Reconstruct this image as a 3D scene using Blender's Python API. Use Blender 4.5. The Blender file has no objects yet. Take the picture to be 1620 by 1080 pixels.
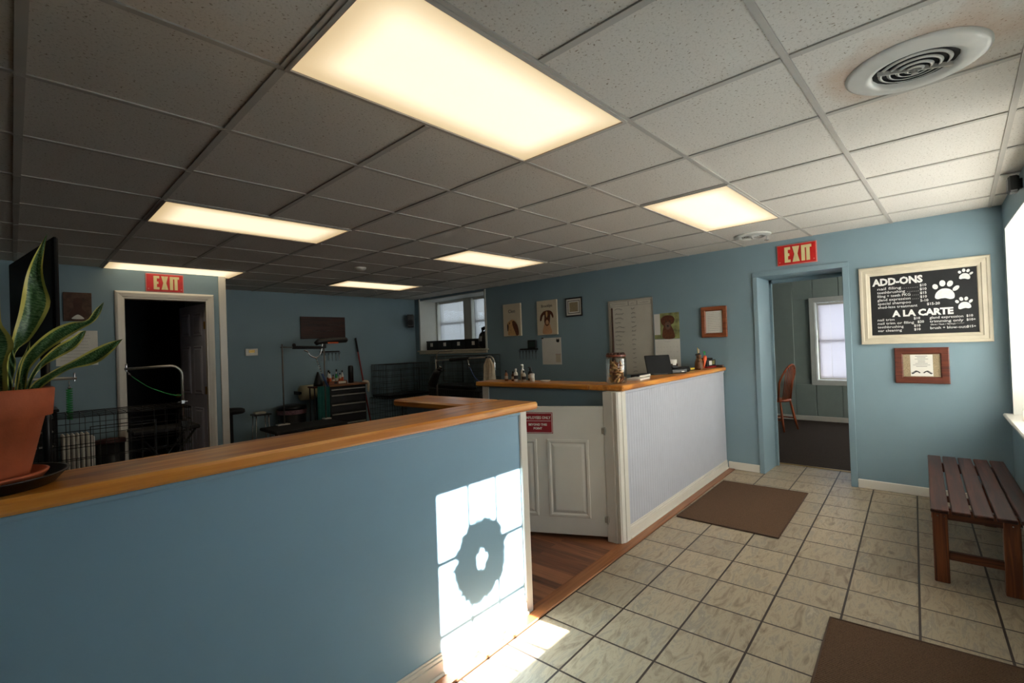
import bpy, math, random
from mathutils import Vector, Matrix
random.seed(7)
PI = math.pi
scn = bpy.context.scene
col = scn.collection

# ------------------------------------------------------------------ camera
F_PX, YAW, PITCH, ROLL = 749.5, .7578, .0107, -.0367
CAM = Vector((-.645, -1.018, 1.4145))
_f = Vector((math.cos(YAW)*math.cos(PITCH), math.sin(YAW)*math.cos(PITCH), math.sin(PITCH)))
_r0 = Vector((math.sin(YAW), -math.cos(YAW), 0)); _u0 = _r0.cross(_f)
_r = _r0*math.cos(ROLL) + _u0*math.sin(ROLL); _u = -_r0*math.sin(ROLL) + _u0*math.cos(ROLL)
cd = bpy.data.cameras.new('camera'); cam = bpy.data.objects.new('camera', cd); col.objects.link(cam)
cd.sensor_width = 36; cd.lens = F_PX*36/1620; cd.clip_start = .02; cd.clip_end = 200
m3 = Matrix((_r, _u, -_f)).transposed()
cam.matrix_world = Matrix.Translation(CAM) @ m3.to_4x4()
scn.camera = cam

# ------------------------------------------------------------------ light
SKY = 6.4; SUN = 100.0; TUBE = 1.25; EXPOSURE = 0.0
scn.view_settings.view_transform = 'Standard'; scn.view_settings.look = 'None'
scn.view_settings.gamma = 1; scn.view_settings.use_curve_mapping = False
scn.view_settings.exposure = EXPOSURE
w = bpy.data.worlds.new('sky'); scn.world = w; w.use_nodes = True
bg = w.node_tree.nodes['Background']; bg.inputs[0].default_value = (.79, .90, 1, 1); bg.inputs[1].default_value = SKY
sd = bpy.data.lights.new('sun', 'SUN'); sd.energy = SUN; sd.angle = math.radians(.45); sd.color = (1, .95, .86)
sun = bpy.data.objects.new('sun', sd); col.objects.link(sun)
sun.rotation_euler = Vector((-.15, 1, -.585)).to_track_quat('-Z', 'Y').to_euler()
def portal(loc, normal, sx, sy):
    ld = bpy.data.lights.new('window_portal', 'AREA'); ld.shape = 'RECTANGLE'; ld.size = sx; ld.size_y = sy
    ld.cycles.is_portal = True
    o = bpy.data.objects.new('window_portal', ld); col.objects.link(o); o.location = loc
    o.rotation_euler = Vector(normal).to_track_quat('-Z', 'Y').to_euler()
portal((1.24, -1.56, 1.54), (0, 1, 0), .6, .95)
portal((3.4, -1.72, 1.47), (0, 1, 0), 2.3, 1.5)
portal((5.36, 5.98, 1.9), (-1, 0, 0), .8, .98)
portal((5.36, 5.02, 1.9), (-1, 0, 0), .6, .98)
portal((6.9, -1.95, 1.45), (0, 1, 0), 1.4, 1.3)  # portal of the unseen office window added for brightness
portal((8.75, .2, 1.3), (-1, 0, 0), 1.0, 1.3)

# ------------------------------------------------------------------ geometry helpers
def ray(u, v): return _f + (u-810)/F_PX*_r + (540-v)/F_PX*_u
def at(u, v, ax, val):                      # where the line of sight through a photo point meets a world plane
    d = ray(u, v); return CAM + d*((val-CAM[ax])/d[ax])

class MB:
    def __init__(s): s.V = []; s.F = []; s.M = []; s.S = []; s.U = None
    def add(s, verts, faces, mi=0, sm=False):
        b = len(s.V); s.V += [tuple(v) for v in verts]
        for f in faces: s.F.append(tuple(b+i for i in f)); s.M.append(mi); s.S.append(sm)
        return s
    def box(s, x0, x1, y0, y1, z0, z1, bev=0, mi=0, rot=None):
        x0, x1 = min(x0, x1), max(x0, x1); y0, y1 = min(y0, y1), max(y0, y1); z0, z1 = min(z0, z1), max(z0, z1)
        if bev <= 0:
            v = [(x, y, z) for x in (x0, x1) for y in (y0, y1) for z in (z0, z1)]
            f = [(0,1,3,2), (4,6,7,5), (0,4,5,1), (2,3,7,6), (0,2,6,4), (1,5,7,3)]
        else:
            c = ((x0+x1)/2, (y0+y1)/2, (z0+z1)/2); h = ((x1-x0)/2, (y1-y0)/2, (z1-z0)/2)
            b = min(bev, min(h)*.98); v = []; idx = {}
            for sx in (-1, 1):
                for sy in (-1, 1):
                    for sz in (-1, 1):
                        for a in range(3):
                            sg = (sx, sy, sz); p = [c[i]+sg[i]*(h[i]-(0 if i == a else b)) for i in range(3)]
                            idx[(sx, sy, sz, a)] = len(v); v.append(p)
            f = []
            for a in range(3):
                o1, o2 = [(1, 2), (2, 0), (0, 1)][a]
                for sg in (-1, 1):
                    q = []
                    for s1, s2 in ((-1, -1), (1, -1), (1, 1), (-1, 1)):
                        k = [0, 0, 0]; k[a] = sg; k[o1] = s1; k[o2] = s2; q.append(idx[(*k, a)])
                    f.append(tuple(q if sg > 0 else q[::-1]))
            for a in range(3):                  # edges along axis a
                o1, o2 = [(1, 2), (2, 0), (0, 1)][a]
                for s1 in (-1, 1):
                    for s2 in (-1, 1):
                        k0 = [0, 0, 0]; k0[o1] = s1; k0[o2] = s2; k1 = list(k0); k0[a] = -1; k1[a] = 1
                        q = [idx[(*k0, o1)], idx[(*k1, o1)], idx[(*k1, o2)], idx[(*k0, o2)]]
                        if s1*s2 > 0: q = q[::-1]
                        f.append(tuple(q[::-1]))
            for sx in (-1, 1):
                for sy in (-1, 1):
                    for sz in (-1, 1):
                        q = [idx[(sx, sy, sz, a)] for a in range(3)]
                        f.append(tuple(q if sx*sy*sz > 0 else q[::-1]))
        if rot:
            R, piv = rot; piv = Vector(piv); v = [tuple(R @ (Vector(p)-piv) + piv) for p in v]
        return s.add(v, f, mi)
    def tube(s, pts, r, n=8, mi=0, closed=False, flat=1.0):
        pts = [Vector(p) for p in pts]; rs = r if isinstance(r, (list, tuple)) else [r]*len(pts)
        L = len(pts); V = []; up = None
        for i, p in enumerate(pts):
            if closed: t = pts[(i+1) % L]-pts[i-1]
            else: t = pts[min(i+1, L-1)]-pts[max(i-1, 0)]
            t.normalize()
            if up is None: up = Vector((0, 0, 1)) if abs(t.z) < .9 else Vector((1, 0, 0))
            a = t.cross(up)
            if a.length < 1e-4: a = t.cross(Vector((0, 1, 0)))
            a.normalize(); b = a.cross(t); up = b
            for k in range(n):
                q = 2*PI*k/n; V.append(p+(a*math.cos(q)+b*math.sin(q)*flat)*rs[i])
        F = []
        for i in range(L if closed else L-1):
            for k in range(n):
                j = (i+1) % L; F.append((i*n+k, i*n+(k+1) % n, j*n+(k+1) % n, j*n+k))
        if not closed: F.append(tuple(range(n))[::-1]); F.append(tuple((L-1)*n+k for k in range(n)))
        return s.add(V, F, mi, True)
    def lathe(s, prof, c=(0, 0, 0), n=32, mi=0, axis='z', sm=True, a0=0, a1=2*PI):
        V = []; F = []; full = abs(a1-a0-2*PI) < 1e-6; m = n if full else n+1
        for r, z in prof:
            for k in range(m):
                a = a0+(a1-a0)*k/n; x, y = r*math.cos(a), r*math.sin(a)
                p = {'z': (x, y, z), 'x': (z, x, y), 'y': (y, z, x)}[axis]
                V.append((p[0]+c[0], p[1]+c[1], p[2]+c[2]))
        for i in range(len(prof)-1):
            for k in range(n):
                k2 = (k+1) % m; F.append((i*m+k, i*m+k2, (i+1)*m+k2, (i+1)*m+k))
        return s.add(V, F, mi, sm)
    def cyl(s, c, r, h, n=20, mi=0, axis='z', r2=None):
        r2 = r if r2 is None else r2; b = min(r, r2, h)*.06
        return s.lathe([(0, 0), (max(r-b, 0), 0), (r, b), (r2, h-b), (max(r2-b, 0), h), (0, h)], c, n, mi, axis, False)
    def ell(s, c, rx, ry, rz, n=14, mi=0, R=None):
        V = []; F = []; m = n//2
        for i in range(m+1):
            t = PI*i/m
            for k in range(n):
                a = 2*PI*k/n; p = Vector((rx*math.sin(t)*math.cos(a), ry*math.sin(t)*math.sin(a), rz*math.cos(t)))
                if R: p = R @ p
                V.append(p+Vector(c))
        for i in range(m):
            for k in range(n): F.append((i*n+k, (i+1)*n+k, (i+1)*n+(k+1) % n, i*n+(k+1) % n))
        return s.add(V, F, mi, True)
    def poly(s, pts, y0, y1, mi=0):             # outline in x,z facing -y; y0 front, y1 back
        n = len(pts); A = sum(pts[i][0]*pts[(i+1) % n][1]-pts[(i+1) % n][0]*pts[i][1] for i in range(n))
        if A < 0: pts = pts[::-1]
        V = [(x, y0, z) for x, z in pts]+[(x, y1, z) for x, z in pts]
        F = [tuple(range(n)), tuple(range(n, 2*n))[::-1]]+[(i, i+n, (i+1) % n+n, (i+1) % n) for i in range(n)]
        return s.add(V, F, mi)
    def blob(s, pts, y0, y1, mi=0, k=4):        # smooth closed outline
        n = len(pts); out = []
        for i in range(n):
            p0, p1, p2, p3 = (Vector(pts[(i+j-1) % n]) for j in range(4))
            for q in range(k):
                t = q/k; out.append(tuple(.5*((2*p1)+(p2-p0)*t+(2*p0-5*p1+4*p2-p3)*t*t+(3*p1-p0-3*p2+p3)*t**3)))
        return s.poly(out, y0, y1, mi)
    def text(s, txt, size, x, z, y, mi=0, ext=.0006, align='LEFT', bold=0, sx=1, slope=0, width=None):
        c = bpy.data.curves.new('t', 'FONT'); c.body = txt; c.size = size; c.align_x = align
        c.extrude = ext; c.offset = bold; c.resolution_u = 2
        o = bpy.data.objects.new('t', c); me = o.to_mesh()
        vs = [v.co.copy() for v in me.vertices]; fs = [tuple(p.vertices) for p in me.polygons]
        o.to_mesh_clear(); bpy.data.objects.remove(o); bpy.data.curves.remove(c)
        if width and vs:
            w0 = max(v.x for v in vs)-min(v.x for v in vs); sx = width/w0
        s.add([(x+v.x*sx, y-v.z, z+v.y+slope*v.x*sx) for v in vs], fs, mi); return s
    def frame(s, x0, x1, z0, z1, wd, y0, y1, mi=0, steps=None):   # mitred picture-frame moulding; steps = [(inset fraction, y)]
        prof = steps or [(0, y1), (0, y0), (wd, y0), (wd, y1)]
        V = []
        for d, y in prof: V += [(x0+d, y, z0+d), (x1-d, y, z0+d), (x1-d, y, z1-d), (x0+d, y, z1-d)]
        F = []
        for i in range(len(prof)-1):
            for k in range(4): F.append((i*4+k, i*4+(k+1) % 4, (i+1)*4+(k+1) % 4, (i+1)*4+k))
        return s.add(V, F, mi)
    def build(s, name, mats, parent=None, label=None, kind=None, uv=None):
        me = bpy.data.meshes.new(name); me.from_pydata(s.V, [], s.F)
        if not isinstance(mats, (list, tuple)): mats = [mats]
        for m in mats: me.materials.append(m)
        me.polygons.foreach_set('material_index', s.M); me.polygons.foreach_set('use_smooth', s.S)
        if uv:
            ul = me.uv_layers.new(name='UVMap')
            for lp in me.loops: ul.data[lp.index].uv = uv[lp.vertex_index]
        me.update()
        o = bpy.data.objects.new(name, me); col.objects.link(o)
        if parent: o.parent = parent
        if label: o['label'] = label
        if kind: o['kind'] = kind
        return o

def tag(o, label, cat, group=None):
    o['label'] = label; o['category'] = cat
    if group: o['group'] = group
    return o
def thing(name, label, cat, loc=(0, 0, 0), rz=0, group=None):
    o = bpy.data.objects.new(name, None); o.empty_display_size = .1; col.objects.link(o)
    o.location = loc; o.rotation_euler = (0, 0, rz); return tag(o, label, cat, group)
def struct(o): o['kind'] = 'structure'; return o
def place(o, loc, rz=0): o.location = loc; o.rotation_euler = (0, 0, rz); return o
def copy_tree(o, parent=None):
    c = o.copy(); col.objects.link(c); c.parent = parent
    for ch in list(o.children): copy_tree(ch, c)
    return c

# ------------------------------------------------------------------ materials
def sr(r, g, b): return tuple(((c/255/12.92) if c/255 <= .04045 else ((c/255+.055)/1.055)**2.4) for c in (r, g, b))
def base(name):
    m = bpy.data.materials.new(name); m.use_nodes = True; nt = m.node_tree
    return m, nt, nt.nodes['Principled BSDF']
def N(nt, t, **kw):
    n = nt.nodes.new(t)
    for k, v in kw.items():
        if k.startswith('i_'): n.inputs[k[2:].replace('_', ' ')].default_value = v
        else: setattr(n, k, v)
    return n
def ramp(nt, fac, stops):
    r = N(nt, 'ShaderNodeValToRGB'); nt.links.new(fac, r.inputs[0]); e = r.color_ramp.elements
    while len(e) < len(stops): e.new(.5)
    for i, (p, c) in enumerate(stops): e[i].position = p; e[i].color = (*c, 1)
    return r.outputs[0]
def coords(nt, scale=(1, 1, 1), rot=(0, 0, 0), loc=(0, 0, 0)):
    tc = N(nt, 'ShaderNodeTexCoord'); mp = N(nt, 'ShaderNodeMapping')
    mp.inputs['Scale'].default_value = scale; mp.inputs['Rotation'].default_value = rot; mp.inputs['Location'].default_value = loc
    nt.links.new(tc.outputs['Object'], mp.inputs[0]); return mp.outputs[0]
def mat(name, c, rough=.55, metal=0, var=.08, scale=9, bump=0, bscale=60, spec=.5, coat=0, sub=None):
    m, nt, b = base(name); c = sr(*c)
    n = N(nt, 'ShaderNodeTexNoise'); n.inputs['Scale'].default_value = scale; n.inputs['Detail'].default_value = 3
    nt.links.new(coords(nt), n.inputs['Vector'])
    o = ramp(nt, n.outputs['Fac'], [(.3, tuple(x*(1-var) for x in c)), (.7, tuple(min(1, x*(1+var)) for x in c))])
    nt.links.new(o, b.inputs['Base Color'])
    b.inputs['Roughness'].default_value = rough; b.inputs['Metallic'].default_value = metal
    b.inputs['Specular IOR Level'].default_value = spec; b.inputs['Coat Weight'].default_value = coat
    if bump:
        n2 = N(nt, 'ShaderNodeTexNoise'); n2.inputs['Scale'].default_value = bscale
        nt.links.new(coords(nt), n2.inputs['Vector'])
        bp = N(nt, 'ShaderNodeBump'); bp.inputs['Strength'].default_value = bump; bp.inputs['Distance'].default_value = .004
        nt.links.new(n2.outputs['Fac'], bp.inputs['Height']); nt.links.new(bp.outputs[0], b.inputs['Normal'])
    return m
def wood(name, dark, mid, light, along='x', rough=.35, gs=5, knots=0, coat=.2, spec=.4, bump=.12):
    m, nt, b = base(name); lo, hi = 1.3, 26
    sc = {'x': (lo, hi, hi), 'y': (hi, lo, hi), 'z': (hi, hi, lo)}[along]
    v = coords(nt, sc)
    n = N(nt, 'ShaderNodeTexNoise'); n.inputs['Scale'].default_value = gs*.3; n.inputs['Detail'].default_value = 6; n.inputs['Distortion'].default_value = .8
    nt.links.new(v, n.inputs['Vector'])
    c = ramp(nt, n.outputs['Fac'], [(.28, sr(*dark)), (.5, sr(*mid)), (.72, sr(*light))])
    if knots:
        ks = {'x': (2.2, 11, 11), 'y': (11, 2.2, 11), 'z': (11, 11, 2.2)}[along]
        vo = N(nt, 'ShaderNodeTexNoise'); vo.inputs['Scale'].default_value = .9; vo.inputs['Detail'].default_value = 2
        nt.links.new(coords(nt, ks, loc=(3.1, 1.7, 0)), vo.inputs['Vector'])
        k = ramp(nt, vo.outputs['Fac'], [(.565, (0, 0, 0)), (.66, (knots,)*3)])
        mx = N(nt, 'ShaderNodeMix', data_type='RGBA'); nt.links.new(k, mx.inputs[0]); nt.links.new(c, mx.inputs[6])
        mx.inputs[7].default_value = (*[x*.55 for x in sr(*dark)], 1); c = mx.outputs[2]
    nt.links.new(c, b.inputs['Base Color']); b.inputs['Roughness'].default_value = rough
    b.inputs['Coat Weight'].default_value = coat; b.inputs['Coat Roughness'].default_value = .25; b.inputs['Specular IOR Level'].default_value = spec
    bp = N(nt, 'ShaderNodeBump'); bp.inputs['Strength'].default_value = bump; bp.inputs['Distance'].default_value = .002
    nt.links.new(n.outputs['Fac'], bp.inputs['Height']); nt.links.new(bp.outputs[0], b.inputs['Normal'])
    return m
def glass(name, tint=(1, 1, 1), refl=.08):
    m, nt, b = base(name); nt.nodes.remove(b)
    t = N(nt, 'ShaderNodeBsdfTransparent'); t.inputs[0].default_value = (*tint, 1)
    g = N(nt, 'ShaderNodeBsdfGlossy'); g.inputs['Roughness'].default_value = .03
    lw = N(nt, 'ShaderNodeLayerWeight'); lw.inputs[0].default_value = .25
    mx = N(nt, 'ShaderNodeMixShader'); mu = N(nt, 'ShaderNodeMath', operation='MULTIPLY_ADD'); mu.inputs[1].default_value = .5; mu.inputs[2].default_value = refl*.5
    nt.links.new(lw.outputs['Fresnel'], mu.inputs[0]); nt.links.new(mu.outputs[0], mx.inputs[0])
    nt.links.new(t.outputs[0], mx.inputs[1]); nt.links.new(g.outputs[0], mx.inputs[2])
    nt.links.new(mx.outputs[0], nt.nodes['Material Output'].inputs[0]); return m
def slatmat(name, c, tr=.45):
    m, nt, b = base(name); nt.nodes.remove(b)
    d = N(nt, 'ShaderNodeBsdfDiffuse'); t = N(nt, 'ShaderNodeBsdfTranslucent')
    d.inputs[0].default_value = (*c, 1); t.inputs[0].default_value = (*c, 1)
    mx = N(nt, 'ShaderNodeMixShader'); mx.inputs[0].default_value = tr
    nt.links.new(d.outputs[0], mx.inputs[1]); nt.links.new(t.outputs[0], mx.inputs[2])
    nt.links.new(mx.outputs[0], nt.nodes['Material Output'].inputs[0]); return m

BLUE = mat('blue_wall_paint', (130, 153, 162), .5, var=.03, scale=2, bump=.05, bscale=250, spec=.35)
BLUEP = mat('blue_counter_paint', (140, 174, 196), .42, var=.03, scale=2.5, bump=.04, bscale=200, spec=.4)
WHITE = mat('white_trim_paint', (222, 216, 204), .35, var=.03, scale=5)
WALLW = mat('white_wall_paint', (214, 214, 206), .6, var=.03)
PANELW = mat('white_beadboard_paint', (190, 191, 200), .45, var=.02)
CREAM = mat('cream_frame_paint', (208, 197, 174), .5, var=.05)
BLACK = mat('black_plastic', (20, 20, 21), .4, var=.1)
BLACKM = mat('black_metal', (18, 18, 20), .35, metal=.3, var=.1)
BLACKR = mat('black_rubber', (24, 23, 24), .8, var=.15, bump=.2)
CHROME = mat('brushed_chrome', (200, 200, 202), .25, metal=1, var=.05)
SATIN = mat('satin_aluminium', (190, 186, 178), .35, metal=.85, var=.05)
DIMM = mat('dull_grey_steel', (112, 108, 102), .45, metal=.7, var=.1)
TBAR = mat('ceiling_tee_paint', (178, 173, 164), .8, var=.03, spec=.15)
PAPER = mat('white_paper', (228, 224, 214), .7, var=.03)
INK = mat('dark_ink', (60, 58, 58), .7)
CHALK = mat('chalk_paint', (232, 230, 226), .8, var=.06, scale=60)
SLATE = mat('chalkboard_black', (18, 18, 20), .7, var=.25, scale=12)
TERRA = mat('terracotta_clay', (176, 88, 52), .75, var=.18, scale=14, bump=.15, bscale=120)
SOIL = mat('potting_soil', (40, 28, 20), .95, var=.4, scale=80, bump=.6)
TREE = wood('reddish_brown_wood', (70, 28, 14), (112, 52, 28), (140, 72, 40), 'x', .5)
REDW = wood('stained_red_wood', (64, 26, 16), (92, 42, 26), (118, 58, 36), 'x', .5)
REDZ = wood('stained_red_wood_upright', (64, 28, 15), (104, 50, 26), (134, 70, 38), 'z', .5)
HONEY = wood('honey_frame_wood', (104, 52, 28), (138, 76, 44), (160, 94, 58), 'x', .5)
BENCH = wood('dark_walnut_stain', (30, 15, 11), (58, 29, 20), (86, 45, 32), 'x', .45, coat=0, spec=.25)
BENCHL = wood('brown_leg_stain', (56, 24, 12), (110, 54, 26), (150, 82, 42), 'z', .4, coat=.1)
BENCHR = wood('brown_rail_stain', (48, 22, 12), (84, 42, 22), (118, 62, 32), 'y', .4, coat=.1)
PINE = wood('varnished_pine_slab', (184, 98, 32), (224, 142, 54), (240, 174, 84), 'x', .3, gs=4, knots=.7, coat=.35, bump=.03)
PINEY = wood('varnished_pine_slab_crosswise', (184, 98, 32), (224, 142, 54), (240, 174, 84), 'y', .3, gs=4, knots=.5, coat=.35, bump=.03)
STRIPW = wood('oak_threshold_wood', (104, 58, 32), (144, 88, 50), (166, 108, 66), 'x', .4)
CHAIRW = wood('orange_chair_wood', (110, 44, 16), (160, 72, 28), (184, 92, 40), 'z', .4)
RED = mat('red_sign_plastic', (196, 28, 24), .35, var=.15, scale=14)
REDD = mat('dark_red_sign_plastic', (150, 22, 30), .3, var=.05)
PHOS = mat('phosphorescent_letters', (222, 206, 150), .5, var=.05)
PINK = mat('sign_border_plastic', (206, 126, 118), .4, var=.05)
GREEN = mat('green_nylon', (38, 150, 74), .6, var=.15)
TEAL = mat('teal_cloth', (22, 92, 84), .8)
BLUEN = mat('blue_nylon', (60, 84, 130), .6)
ORANGE = mat('orange_plastic', (222, 96, 48), .5)
BROWN = mat('brown_fur', (96, 52, 30), .8, var=.3, scale=40)
TAN = mat('golden_fur', (206, 160, 104), .8, var=.2, scale=50)
DKBR = mat('dark_brown_fur', (54, 26, 20), .8, var=.3, scale=40)
SKINP = mat('pinkish_fur', (208, 158, 116), .8, var=.1)
LEATH = mat('brown_leather', (74, 46, 32), .7, var=.2)
BURLAP = mat('burlap_cloth', (158, 140, 110), .9, var=.3, scale=160, bump=.4, bscale=300)
CLOTHW = mat('white_towel_cloth', (206, 190, 164), .9, var=.1, scale=30, bump=.5, bscale=300)
ROLL_ = mat('cream_paper_towel', (206, 194, 156), .9, var=.06)
YEL = mat('yellow_card', (206, 176, 60), .6)
LEAFG = mat('park_green_backdrop', (142, 144, 92), .7, var=.5, scale=14)
CARPET = mat('charcoal_carpet', (66, 56, 50), .95, var=.3, scale=160, bump=.6, bscale=300, spec=.1)
BRASS = mat('brass_metal', (160, 130, 70), .35, metal=.9)
PINKF = mat('pink_floral_card', (226, 190, 200), .6, var=.35, scale=45)
AMBER = mat('amber_bottle_plastic', (146, 92, 46), .3)
WOODF = CARPET

def rug_mat():
    m, nt, b = base('brown_ribbed_mat_fibre')
    wv = N(nt, 'ShaderNodeTexWave'); wv.inputs['Scale'].default_value = 24; wv.inputs['Distortion'].default_value = .6
    nt.links.new(coords(nt), wv.inputs['Vector'])
    n = N(nt, 'ShaderNodeTexNoise'); n.inputs['Scale'].default_value = 320; nt.links.new(coords(nt), n.inputs['Vector'])
    ad = N(nt, 'ShaderNodeMath', operation='MULTIPLY_ADD'); ad.inputs[1].default_value = .35; nt.links.new(wv.outputs['Fac'], ad.inputs[0]); nt.links.new(n.outputs['Fac'], ad.inputs[2])
    nt.links.new(ramp(nt, ad.outputs[0], [(.35, sr(66, 48, 36)), (.95, sr(116, 90, 70))]), b.inputs['Base Color'])
    b.inputs['Roughness'].default_value = .95; b.inputs['Specular IOR Level'].default_value = .1
    bp = N(nt, 'ShaderNodeBump'); bp.inputs['Strength'].default_value = .6; bp.inputs['Distance'].default_value = .004
    nt.links.new(ad.outputs[0], bp.inputs['Height']); nt.links.new(bp.outputs[0], b.inputs['Normal']); return m
RUG = rug_mat()

def tile_mat():
    m, nt, b = base('stone_look_floor_tile'); S = 1/.3006; th = .0545
    v0 = coords(nt)
    mp = N(nt, 'ShaderNodeMapping', vector_type='TEXTURE'); mp.inputs['Location'].default_value = (1.553, .633, 0); mp.inputs['Rotation'].default_value = (0, 0, th)
    nt.links.new(v0, mp.inputs[0])
    br = N(nt, 'ShaderNodeTexBrick', offset=0, squash=1)
    for k, val in (('Scale', 1.0), ('Mortar Size', .0052), ('Mortar Smooth', .1), ('Bias', 0), ('Brick Width', .3006), ('Row Height', .3006)): br.inputs[k].default_value = val
    br.inputs['Color1'].default_value = (0, 0, 0, 1); br.inputs['Color2'].default_value = (1, 1, 1, 1); br.inputs['Mortar'].default_value = (.5, .5, .5, 1)
    nt.links.new(mp.outputs[0], br.inputs['Vector'])
    # marbling: shifted per tile
    off = N(nt, 'ShaderNodeVectorMath', operation='SCALE'); off.inputs['Scale'].default_value = 7.0; nt.links.new(br.outputs['Color'], off.inputs[0])
    ad = N(nt, 'ShaderNodeVectorMath', operation='ADD'); nt.links.new(mp.outputs[0], ad.inputs[0]); nt.links.new(off.outputs[0], ad.inputs[1])
    st = N(nt, 'ShaderNodeMapping'); st.inputs['Scale'].default_value = (2.0, 7.5, 1); st.inputs['Rotation'].default_value = (0, 0, .3); nt.links.new(ad.outputs[0], st.inputs[0])
    n = N(nt, 'ShaderNodeTexNoise'); n.inputs['Scale'].default_value = 2.3; n.inputs['Detail'].default_value = 12; n.inputs['Roughness'].default_value = .72; n.inputs['Distortion'].default_value = 1.1
    nt.links.new(st.outputs[0], n.inputs['Vector'])
    c = ramp(nt, n.outputs['Fac'], [(.28, sr(118, 102, 84)), (.42, sr(158, 141, 119)), (.51, sr(180, 163, 138)), (.585, sr(152, 140, 124)), (.72, sr(198, 183, 160))])
    tint = ramp(nt, br.outputs['Color'], [(0, (.88, .88, .88)), (1, (1.06, 1.05, 1.02))])
    mu = N(nt, 'ShaderNodeMix', data_type='RGBA', blend_type='MULTIPLY'); mu.inputs[0].default_value = 1; nt.links.new(c, mu.inputs[6]); nt.links.new(tint, mu.inputs[7])
    mx = N(nt, 'ShaderNodeMix', data_type='RGBA'); nt.links.new(br.outputs['Fac'], mx.inputs[0]); nt.links.new(mu.outputs[2], mx.inputs[6]); mx.inputs[7].default_value = (*sr(58, 44, 36), 1)
    nt.links.new(mx.outputs[2], b.inputs['Base Color']); b.inputs['Roughness'].default_value = .42; b.inputs['Specular IOR Level'].default_value = .4
    iv = N(nt, 'ShaderNodeMath', operation='MULTIPLY_ADD'); iv.inputs[1].default_value = -1; nt.links.new(br.outputs['Fac'], iv.inputs[0])
    sm = N(nt, 'ShaderNodeMath', operation='MULTIPLY'); sm.inputs[1].default_value = .25; nt.links.new(n.outputs['Fac'], sm.inputs[0]); nt.links.new(sm.outputs[0], iv.inputs[2])
    bp = N(nt, 'ShaderNodeBump'); bp.inputs['Strength'].default_value = .5; bp.inputs['Distance'].default_value = .003
    nt.links.new(iv.outputs[0], bp.inputs['Height']); nt.links.new(bp.outputs[0], b.inputs['Normal']); return m
TILE = tile_mat()

def plank_mat():
    m, nt, b = base('red_brown_laminate_plank')
    mp = N(nt, 'ShaderNodeMapping', vector_type='TEXTURE'); mp.inputs['Rotation'].default_value = (0, 0, PI/2+.0545)
    nt.links.new(coords(nt), mp.inputs[0])
    br = N(nt, 'ShaderNodeTexBrick', offset=.37, squash=1)
    for k, val in (('Scale', 1.0), ('Mortar Size', .0008), ('Mortar Smooth', .1), ('Brick Width', .62), ('Row Height', .064)): br.inputs[k].default_value = val
    br.inputs['Color1'].default_value = (0, 0, 0, 1); br.inputs['Color2'].default_value = (1, 1, 1, 1); br.inputs['Mortar'].default_value = (0, 0, 0, 1)
    nt.links.new(mp.outputs[0], br.inputs['Vector'])
    off = N(nt, 'ShaderNodeVectorMath', operation='SCALE'); off.inputs['Scale'].default_value = 5; nt.links.new(br.outputs['Color'], off.inputs[0])
    ad = N(nt, 'ShaderNodeVectorMath', operation='ADD'); nt.links.new(mp.outputs[0], ad.inputs[0]); nt.links.new(off.outputs[0], ad.inputs[1])
    st = N(nt, 'ShaderNodeMapping'); st.inputs['Scale'].default_value = (3, 40, 1); nt.links.new(ad.outputs[0], st.inputs[0])
    n = N(nt, 'ShaderNodeTexNoise'); n.inputs['Scale'].default_value = 1; n.inputs['Detail'].default_value = 5; nt.links.new(st.outputs[0], n.inputs['Vector'])
    a2 = N(nt, 'ShaderNodeMath', operation='MULTIPLY_ADD'); a2.inputs[1].default_value = .55; nt.links.new(br.outputs['Color'], a2.inputs[0]); nt.links.new(n.outputs['Fac'], a2.inputs[2])
    nt.links.new(ramp(nt, a2.outputs[0], [(.3, sr(62, 34, 24)), (.6, sr(102, 58, 38)), (.95, sr(148, 94, 62))]), b.inputs['Base Color'])
    b.inputs['Roughness'].default_value = .3; return m
PLANK = plank_mat()

def ceil_mat():
    m, nt, b = base('fissured_ceiling_tile')
    n = N(nt, 'ShaderNodeTexNoise'); n.inputs['Scale'].default_value = 120; n.inputs['Detail'].default_value = 2.0; n.inputs['Distortion'].default_value = .6
    nt.links.new(coords(nt), n.inputs['Vector'])
    c = ramp(nt, n.outputs['Fac'], [(.29, sr(140, 126, 108)), (.35, sr(200, 194, 183)), (.5, sr(210, 204, 194))])
    # rusty water stain round the near air vent
    tc = N(nt, 'ShaderNodeTexCoord'); d = N(nt, 'ShaderNodeVectorMath', operation='DISTANCE'); d.inputs[1].default_value = (1.62, -.93, 2.38)
    nt.links.new(tc.outputs['Object'], d.inputs[0])
    n2 = N(nt, 'ShaderNodeTexNoise'); n2.inputs['Scale'].default_value = 6; n2.inputs['Detail'].default_value = 5; nt.links.new(tc.outputs['Object'], n2.inputs['Vector'])
    s1 = N(nt, 'ShaderNodeMath', operation='MULTIPLY_ADD'); s1.inputs[1].default_value = .38; nt.links.new(n2.outputs['Fac'], s1.inputs[0]); nt.links.new(d.outputs['Value'], s1.inputs[2])
    k = ramp(nt, s1.outputs[0], [(.36, (.42,)*3), (.50, (0, 0, 0))])
    mx = N(nt, 'ShaderNodeMix', data_type='RGBA'); nt.links.new(k, mx.inputs[0]); nt.links.new(c, mx.inputs[6]); mx.inputs[7].default_value = (*sr(168, 120, 76), 1)
    nt.links.new(mx.outputs[2], b.inputs['Base Color']); b.inputs['Roughness'].default_value = .95; b.inputs['Specular IOR Level'].default_value = .1
    bp = N(nt, 'ShaderNodeBump'); bp.inputs['Strength'].default_value = .2; bp.inputs['Distance'].default_value = .002
    nt.links.new(n.outputs['Fac'], bp.inputs['Height']); nt.links.new(bp.outputs[0], b.inputs['Normal']); return m
CEIL = ceil_mat()

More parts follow.
